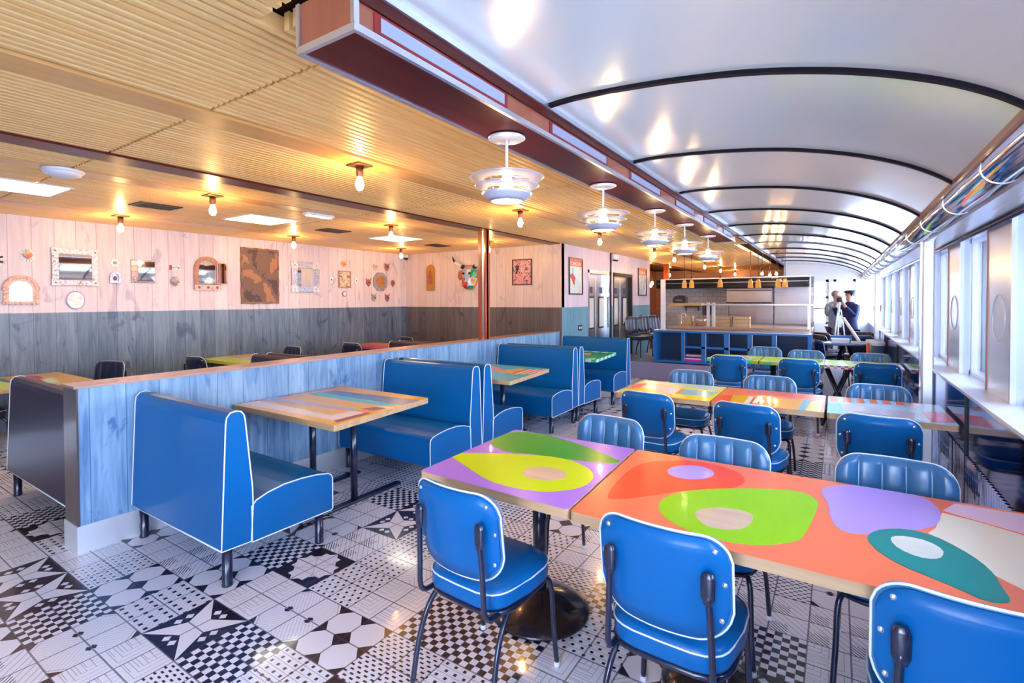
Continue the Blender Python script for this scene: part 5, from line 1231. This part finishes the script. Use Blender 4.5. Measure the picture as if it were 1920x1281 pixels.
kbox('bread_bin', 'black round topped bin standing on the yellow wooden shelf end', 'bin', (-2.66, 10.3, 1.462), [
    ('body', lambda m: m.prism([(-.12,0),(.13,0),(.14,.10),(.11,.145),(.02,.16),(-.08,.14),(-.125,.08)], 'y', -.10, .10), M_black, .006),
    ('handle', lambda m: m.tube([(-.05,-.105,.06),(.06,-.105,.06)], .006, 6), M_alu, 0)])
kbox('wall_rack', 'black wall rack below the yellow wooden shelf end', 'rack', (-2.95, 12.59, 1.30), [
    ('bar', lambda m: m.box(-.18, .18, -.10, 0, .04, .09), M_black, .004), ('bracket', lambda m: (m.box(-.16,-.13,-.06,0,-.04,.04), m.box(.13,.16,-.06,0,-.04,.04)), M_black, 0)])
kbox('menu_slate', 'small black slate on the kitchen wall right of the wall rack', 'slate', (-2.62, 12.59, 1.14), [
    ('board', lambda m: m.box(-.10, .10, -.02, 0, 0, .26), M_black, .004), ('frame', lambda m: (m.box(-.11,.11,-.028,-.018,.25,.27), m.box(-.11,.11,-.028,-.018,-.01,.01)), M_carve, 0)])
kbox('mixer_tap', 'swan-necked steel tap at the left end of the kitchen worktop', 'tap', (-2.62, 10.25, 1.012), [
    ('spout', lambda m: m.tube([(0,0,0),(0,0,.18),(.03,-.02,.24),(.09,-.06,.24),(.11,-.08,.18)], .011, 8, smooth=3), M_chrome, 0), ('lever', lambda m: m.tube([(.01,0,.06),(.07,0,.10)], .006, 6), M_chrome, 0)])
for k, (x, w_) in enumerate(((-2.38, .17), (-1.99, .2))):
    pass
M_wcrate = grain_mat('crate_wood', (.62,.42,.20), (.78,.58,.32), 'x', .4)
for x, lab in ((-2.62, 'small wooden crate behind the tap on the kitchen worktop'), (-1.90, 'wooden crate on the worktop right of the two white posts, left one'), (-1.56, 'wooden crate on the worktop right of the two white posts, right one')):
    t = thing('wooden_crate', lab, 'crate', (x, 10.6, 1.012), 0, 'wooden crates on the kitchen worktop')
    m = MB()
    for z0 in (0, .065, .13): m.box(-.15, .15, -.10, -.09, z0, z0+.05); m.box(-.15, .15, .09, .10, z0, z0+.05); m.box(-.15,-.14,-.10,.10,z0,z0+.05); m.box(.14,.15,-.10,.10,z0,z0+.05)
    m.build('slat_side', M_wcrate, t)
    m = MB(); m.box(-.145,.145,-.095,.095,0,.008); m.build('bottom', M_wcrate, t)
    for sx2 in (-1, 1):
        for sy2 in (-1, 1): m = MB(); m.box(sx2*.138-.008, sx2*.138+.008, sy2*.088-.008, sy2*.088+.008, 0, .19); m.build('corner_post', M_wcrate, t)
t = thing('steel_pan', 'domed steel pan on the worktop left of the two white posts', 'pan', (-2.30, 10.55, 1.012))
m = MB(); m.lathe([(.12,0),(.125,.01),(.125,.09),(.13,.095)], (0,0,0), 24); m.build('pot', M_steel, t)
m = MB(); m.lathe([(.13,.095),(.10,.13),(.05,.150),(.015,.155),(.015,.175)], (0,0,0), 24); m.build('lid', M_steel, t)
M_amber = P('amber_glass', (.50,.20,.02), .15, coat=.6, emit=(1.0,.42,.04), es=.10)
def bell(x, y, z, lab, glass):
    t = thing('hanging_lamp', lab, 'pendant lamp', (x, y, z), 0, 'small lamps hanging over the kitchen')
    m = MB(); m.tube([(0,0,.10),(0,0,ZC-z+.079)], .005, 6); m.build('rod', M_black, t)
    m = MB(); m.lathe([(.035,ZC-z-.012),(.035,ZC-z-.003)], (0,0,0), 18); m.build('ceiling_plate', M_black, t)
    m = MB(); m.lathe([(.020,.06),(.022,.12),(.012,.13)], (0,0,0), 12); m.build('socket', M_black, t)
    if glass:
        m = MB(); m.lathe([(.054,-.10),(.050,-.03),(.040,.03),(.022,.07)], (0,0,0), 20, cap=False); m.build('shade', M_amber, t)
    m = MB(); m.sphere((0,0,.02), .026, 8); m.build('bulb', M_bulb if not glass else P('dim_bulb', (1,.7,.4), .3, emit=(1,.55,.15), es=3), t)
for k, (x, z, gl) in enumerate(((-1.29,2.03,0),(-1.15,2.0,0),(-1.03,2.02,0),(-.97,1.85,1),(-.85,1.86,1),(-1.46,1.86,1),(-1.32,1.86,1),(-2.75,1.88,1),(-2.60,1.88,1),(-2.03,1.88,1))):
    o_n = ['leftmost', 'second', 'third', 'fourth', 'fifth', 'sixth', 'seventh', 'eighth', 'ninth', 'tenth']
    xs_sorted = sorted([-1.29,-1.15,-1.03,-.97,-.85,-1.46,-1.32,-2.75,-2.60,-2.03]); r_ = xs_sorted.index(x)
    bell(x, 11.0 if gl else 11.35, z, ('small amber glass lamp hanging over the kitchen, %s from the left' if gl else 'bare bulb on a long black rod over the kitchen, %s from the left') % o_n[r_], gl)
# strip lamps seen in the far left passage
for k, (x, y, z) in enumerate(((-4.3,13.6,1.92),(-3.95,12.6,1.95),(-4.7,14.6,2.0))):
    t = thing('string_bulb', 'corded warm bulb in the passage left of the kitchen, %s' % ['low one by the screen post', 'nearest the dark red column', 'farthest back'][k], 'pendant lamp', (x, y, z), 0, 'corded bulbs in the far passage')
    m = MB(); m.tube([(0,0,.06),(0,0,ZC-z+.079)], .004, 6); m.build('cord', M_black, t)
    m = MB(); m.sphere((0,0,0), .035, 8, (1,1,1.3)); m.build('bulb', M_bulb, t)
t = thing('side_cupboard', 'dark brown cupboard in the passage left of the kitchen', 'cupboard', (-4.9, 13.9, .0))
m = MB(); m.box(-.5, .5, -.2, .2, 0, 1.05); m.build('body', M_vent, t, bevel=.006)
m = MB(); m.box(-.48, -.01, -.215, -.2, .05, 1.0); m.build('door', M_vent, t); m = MB(); m.box(.01, .48, -.215, -.2, .05, 1.0); m.build('door', M_vent, t)

# ---------------------------------------------------------------- far end: round table, bins, rail, tripod, people
t = thing('round_table', 'dark round table at the far end piled with white boxes', 'table', (.13, 10.75, 0))
m = MB(); m.lathe([(.41,.715),(.42,.722),(.42,.745),(.41,.75)], (0,0,0), 48); m.build('tabletop', P('round_top', (.10,.14,.26), .25, coat=.5), t)
for a in (.6, 2.2, 3.8, 5.4):
    m = MB(); m.tube([(.05*math.cos(a),.05*math.sin(a),.71),(.33*math.cos(a),.33*math.sin(a),.012)], .022, 8); m.build('leg', M_blackm, t)
t = thing('white_box', 'flat white box lying on the dark round table', 'box', (.05, 10.60, .752), .05)
m = MB(); m.box(-.13,.13,-.09,.09,0,.06); m.build('body', M_whitep, t, bevel=.004); m = MB(); m.box(-.133,.133,-.093,.093,.05,.075); m.build('lid', M_whitep, t, bevel=.004)
t = thing('tray', 'long low white tray on the right part of the dark round table', 'tray', (.33, 10.62, .752), -.1)
m = MB(); m.box(-.12,.12,-.08,.08,0,.008); m.build('bottom', M_whitep, t)
m = MB(); m.box(-.12,.12,-.08,-.072,.008,.035); m.box(-.12,.12,.072,.08,.008,.035); m.box(-.12,-.112,-.08,.08,.008,.035); m.box(.112,.12,-.08,.08,.008,.035); m.build('rim', M_whitep, t)
t = thing('carton', 'small blue carton at the back of the dark round table', 'box', (.06, 10.92, .752), .05)
m = MB(); m.box(-.16,.16,-.08,.08,0,.11); m.build('body', M_cub, t, bevel=.004); m = MB(); m.box(-.16,.16,-.082,-.079,.05,.06); m.build('tape', M_whitep, t)
t = thing('white_board', 'long white board leaning on the round table towards the tripod', 'board', (.27, 10.84, .782), 0)
m = MB(); m.tube([(.06,-.12,0.0),(-.16,1.2,.36)], .028, 6); m.build('board', M_whitep, t)
for x, y, mt, lab in ((.50, 10.1, P('bin_orange', (.62,.10,.02), .35), 'orange cylindrical bin with a white liner by the window wall'), (.53, 9.65, P('bin_slate', (.06,.12,.20), .35), 'slate blue cylindrical bin beside the orange one by the window wall')):
    t = thing('bin', lab, 'bin', (x, y, 0), 0, 'bins by the window wall')
    m = MB(); m.lathe([(.075,0),(.085,.10),(.095,.82),(.092,.82),(.08,.12)], (0,0,0), 22, cap=False); m.build('body', mt, t)
    m = MB(); m.lathe([(.098,.80),(.102,.84),(.095,.86),(.085,.82)], (0,0,0), 22, cap=False); m.build('liner', M_whitep, t)
t = thing('white_bundle', 'white cloth bundle added on the floor under the third row of tables', 'bundle', (-.10, 8.55, 0))  # added bundle filling in a white patch below the tables
m = MB(); m.lathe([(.16,0),(.20,.06),(.21,.22),(.17,.42),(.19,.55),(.15,.60),(.05,.60)], (0,0,0), 20)
for v in m.b.verts: v.co += Vector((random.uniform(-.012,.012), random.uniform(-.012,.012), 0))
m.build('filler', P('white_filler', (.75,.76,.84), .7), t)
t = thing('handrail', 'thin dark handrail in front of the white end window', 'handrail', (-.50, 14.45, 0))
m = MB(); m.tube([(-.25,0,1.30),(.30,0,1.30)], .014, 8); m.build('top_rail', M_brass, t)
m = MB(); m.tube([(.02,0,0),(.02,0,1.30)], .016, 8); m.build('post', M_blackm, t)
t = thing('alarm_box', 'small red alarm box on the window wall near the photographer', 'alarm', (.69, 13.0, 1.26))
m = MB(); m.box(-.05,.08,-.06,.06,0,.14); m.build('box', M_red, t, bevel=.006); m = MB(); m.box(-.056,-.05,-.03,.03,.04,.10); m.build('button', M_whitep, t)
# tripod with a camera
t = thing('camera_tripod', 'white legged tripod carrying a black video camera between the two people', 'tripod', (.04, 13.0, 0))
for a in (.3, 2.4, 4.5):
    m = MB(); m.tube([(.03*math.cos(a),.03*math.sin(a),1.30),(.20*math.cos(a),.20*math.sin(a),.01)], .014, 6); m.build('leg', M_whitep, t)
m = MB(); m.tube([(0,0,1.25),(0,0,1.46)], .018, 8); m.build('centre_column', M_whitep, t)
m = MB(); m.box(-.05,.05,-.09,.09,1.465,1.56); m.tube([(0,-.08,1.51),(0,-.18,1.51)], .035, 12); m.build('video_camera', M_black, t, bevel=.004)

def skin(name, verts, edges, radii, mat, parent, root=0, sub=1):
    me = bpy.data.meshes.new(name); me.from_pydata(verts, edges, []); o = bpy.data.objects.new(name, me); COL.objects.link(o); o.parent = parent
    s_ = o.modifiers.new('skin', 'SKIN'); s_.use_smooth_shade = True
    if not me.skin_vertices: 
        me.attributes.new('dummy_', 'FLOAT', 'POINT') if False else None
    sk = me.skin_vertices[0].data if me.skin_vertices else None
    if sk:
        for i, r_ in enumerate(radii): sk[i].radius = (r_, r_) if not isinstance(r_, tuple) else r_; sk[i].use_root = (i == root)
    o.modifiers.new('sub', 'SUBSURF').levels = sub; o.modifiers['sub'].render_levels = sub
    me.materials.append(mat); return o
def make_skin_layer(me):
    import bmesh as bm2
    b2 = bm2.new(); b2.from_mesh(me); b2.verts.layers.skin.verify(); b2.to_mesh(me); b2.free()
def limb_mesh(name, chains, mat, parent, sub=1):
    """chains: lists of (x,y,z,r[,ry]); first chain holds the root; chains start by index pair (parent vert) or None"""
    V, E, R, idx = [], [], [], {}
    for link, ch in chains:
        prev = idx.get(link)
        for k, p in enumerate(ch):
            V.append(p[:3]); R.append((p[3], p[4] if len(p) > 4 else p[3])); i = len(V)-1
            if prev is not None: E.append((prev, i))
            prev = i
            if len(p) > 5: idx[p[5]] = i
    me = bpy.data.meshes.new(name); me.from_pydata(V, E, []); make_skin_layer(me)
    o = bpy.data.objects.new(name, me); COL.objects.link(o); o.parent = parent
    for i, r_ in enumerate(R):
        me.skin_vertices[0].data[i].radius = r_; me.skin_vertices[0].data[i].use_root = (i == 0)
    s_ = o.modifiers.new('skin', 'SKIN'); s_.use_smooth_shade = True
    sb = o.modifiers.new('sub', 'SUBSURF'); sb.levels = sub; sb.render_levels = sub
    me.materials.append(mat); return o
def person(label, loc, rz, coat, trousers, hair, armsup, hat=None):
    t = thing('person', label, 'person', loc, rz)
    skin_m = P('skin_tone', (.62,.36,.28), .5)
    H = {}
    def arm(s, up):
        if up: return [(s*.19,0,1.36,.055,.055), (s*.24,.10,1.14,.045,.045), (s*.15,.26,1.36,.036,.036), (s*.06,.27,1.50,.026,.026)]
        return [(s*.19,0,1.36,.055,.055), (s*.24,-.02,1.10,.045,.045), (s*.22,.10,.90,.036,.036), (s*.20,.14,.82,.026,.026)]
    chains = [(None, [(0,0,.92,.11,.08,'p'),(0,0,1.12,.12,.09),(0,0,1.32,.15,.10,'c'),(0,0,1.43,.06,.06),(0,.01,1.50,.052,.056),(0,.015,1.57,.086,.100),(0,.01,1.64,.080,.094),(0,.005,1.70,.045,.055)])]
    for s in (-1, 1):
        a = arm(s, armsup[0 if s < 0 else 1]); chains.append(('c', [a[0], a[1], a[2], a[3][:5]+('h%d' % s,)]))
        hx, hy, hz = a[3][:3]; d = (Vector(a[3][:3])-Vector(a[2][:3])).normalized()
        for q in range(4):
            off = (q-1.5)*.018; b0 = Vector((hx+off, hy, hz))+d*.06
            chains.append(('h%d' % s, [tuple(b0)+(.010,.010), tuple(b0+d*(.035+.006*(1-abs(q-1.5))))+(.009,.009), tuple(b0+d*.05+Vector((-s*.012,-.012,0)))+(.007,.007)]))
        th = Vector((hx-s*.032, hy, hz))+d*.02; chains.append(('h%d' % s, [tuple(th)+(.011,.011), tuple(th+d*.03+Vector((-s*.008,0,0)))+(.009,.009)]))
        chains.append(('p', [(s*.095,0,.82,.085,.09),(s*.11,.01,.48,.055,.06),(s*.115,-.01,.10,.038,.042),(s*.12,.03,.045,.035,.035),(s*.125,.14,.035,.028,.028)]))
    body = limb_mesh('body', chains, skin_m, t)
    c2 = [(None, [(0,0,.66,.19,.15),(0,0,.80,.19,.15),(0,0,.92,.185,.145,'p'),(0,0,1.08,.16,.125),(0,0,1.30,.175,.125,'c'),(0,0,1.41,.12,.105),(0,0,1.49,.085,.085)])]
    for s in (-1, 1):
        a = arm(s, armsup[0 if s < 0 else 1]); c2.append(('c', [a[0][:3]+(.075,.075), a[1][:3]+(.062,.062), a[2][:3]+(.050,.050)]))
    limb_mesh('jacket', c2, coat, t)
    limb_mesh('trousers', [(None, [(0,0,.90,.17,.13,'p')])]+[('p', [(s*.095,0,.80,.10,.105),(s*.11,.01,.48,.072,.075),(s*.115,-.01,.12,.06,.06)]) for s in (-1, 1)], trousers, t)
    for s in (-1, 1):
        m = MB(); m.sphere((s*.122, .065, .05), .055, 8, (.85,2.0,.85)); m.build('shoe', M_black, t)
    m = MB(); m.sphere((0,-.012,1.645), .098, 12, (.93,1.08,.92))
    for v in m.b.verts:
        if v.co.y > .045 and v.co.z < 1.67: v.co.y = .045
    m.build('hair', hair, t)
    m = MB(); m.prism([(-.012,1.565),(.012,1.565),(0,1.61)], 'y', .085, .125); m.build('nose', skin_m, t)
    for s in (-1, 1):
        m = MB(); m.sphere((s*.032, .098, 1.622), .010, 6); m.build('eye', M_black, t)
        m = MB(); m.sphere((s*.083, .01, 1.60), .022, 6, (.4,.7,1.1)); m.build('ear', skin_m, t)
    m = MB(); m.tube([(-.022,.098,1.545),(0,.103,1.543),(.022,.098,1.545)], .005, 6); m.build('mouth', P('lips', (.45,.15,.13), .5), t)
    if hat:
        m = MB(); m.lathe([(.098,1.655),(.112,1.675),(.118,1.70),(.09,1.725),(.02,1.735)], (0,0,0), 20); m.build('beret', hat, t)
    return t
navy_c = P('navy_coat', (.008,.02,.11), .7); grey_c = P('grey_jacket', (.30,.36,.38), .8)
person('person in a dark navy coat and black beret bending to the camera on the tripod', (.24, 13.62, 0), 2.3, navy_c, P('dark_trousers', (.01,.01,.03), .7), M_black, (1, 1), hat=M_black)
person('person in a pale grey jacket standing behind the tripod', (-.02, 14.0, 0), PI+.4, grey_c, P('plum_trousers', (.05,.02,.06), .7), P('grey_hair', (.25,.22,.22), .8), (0, 1))
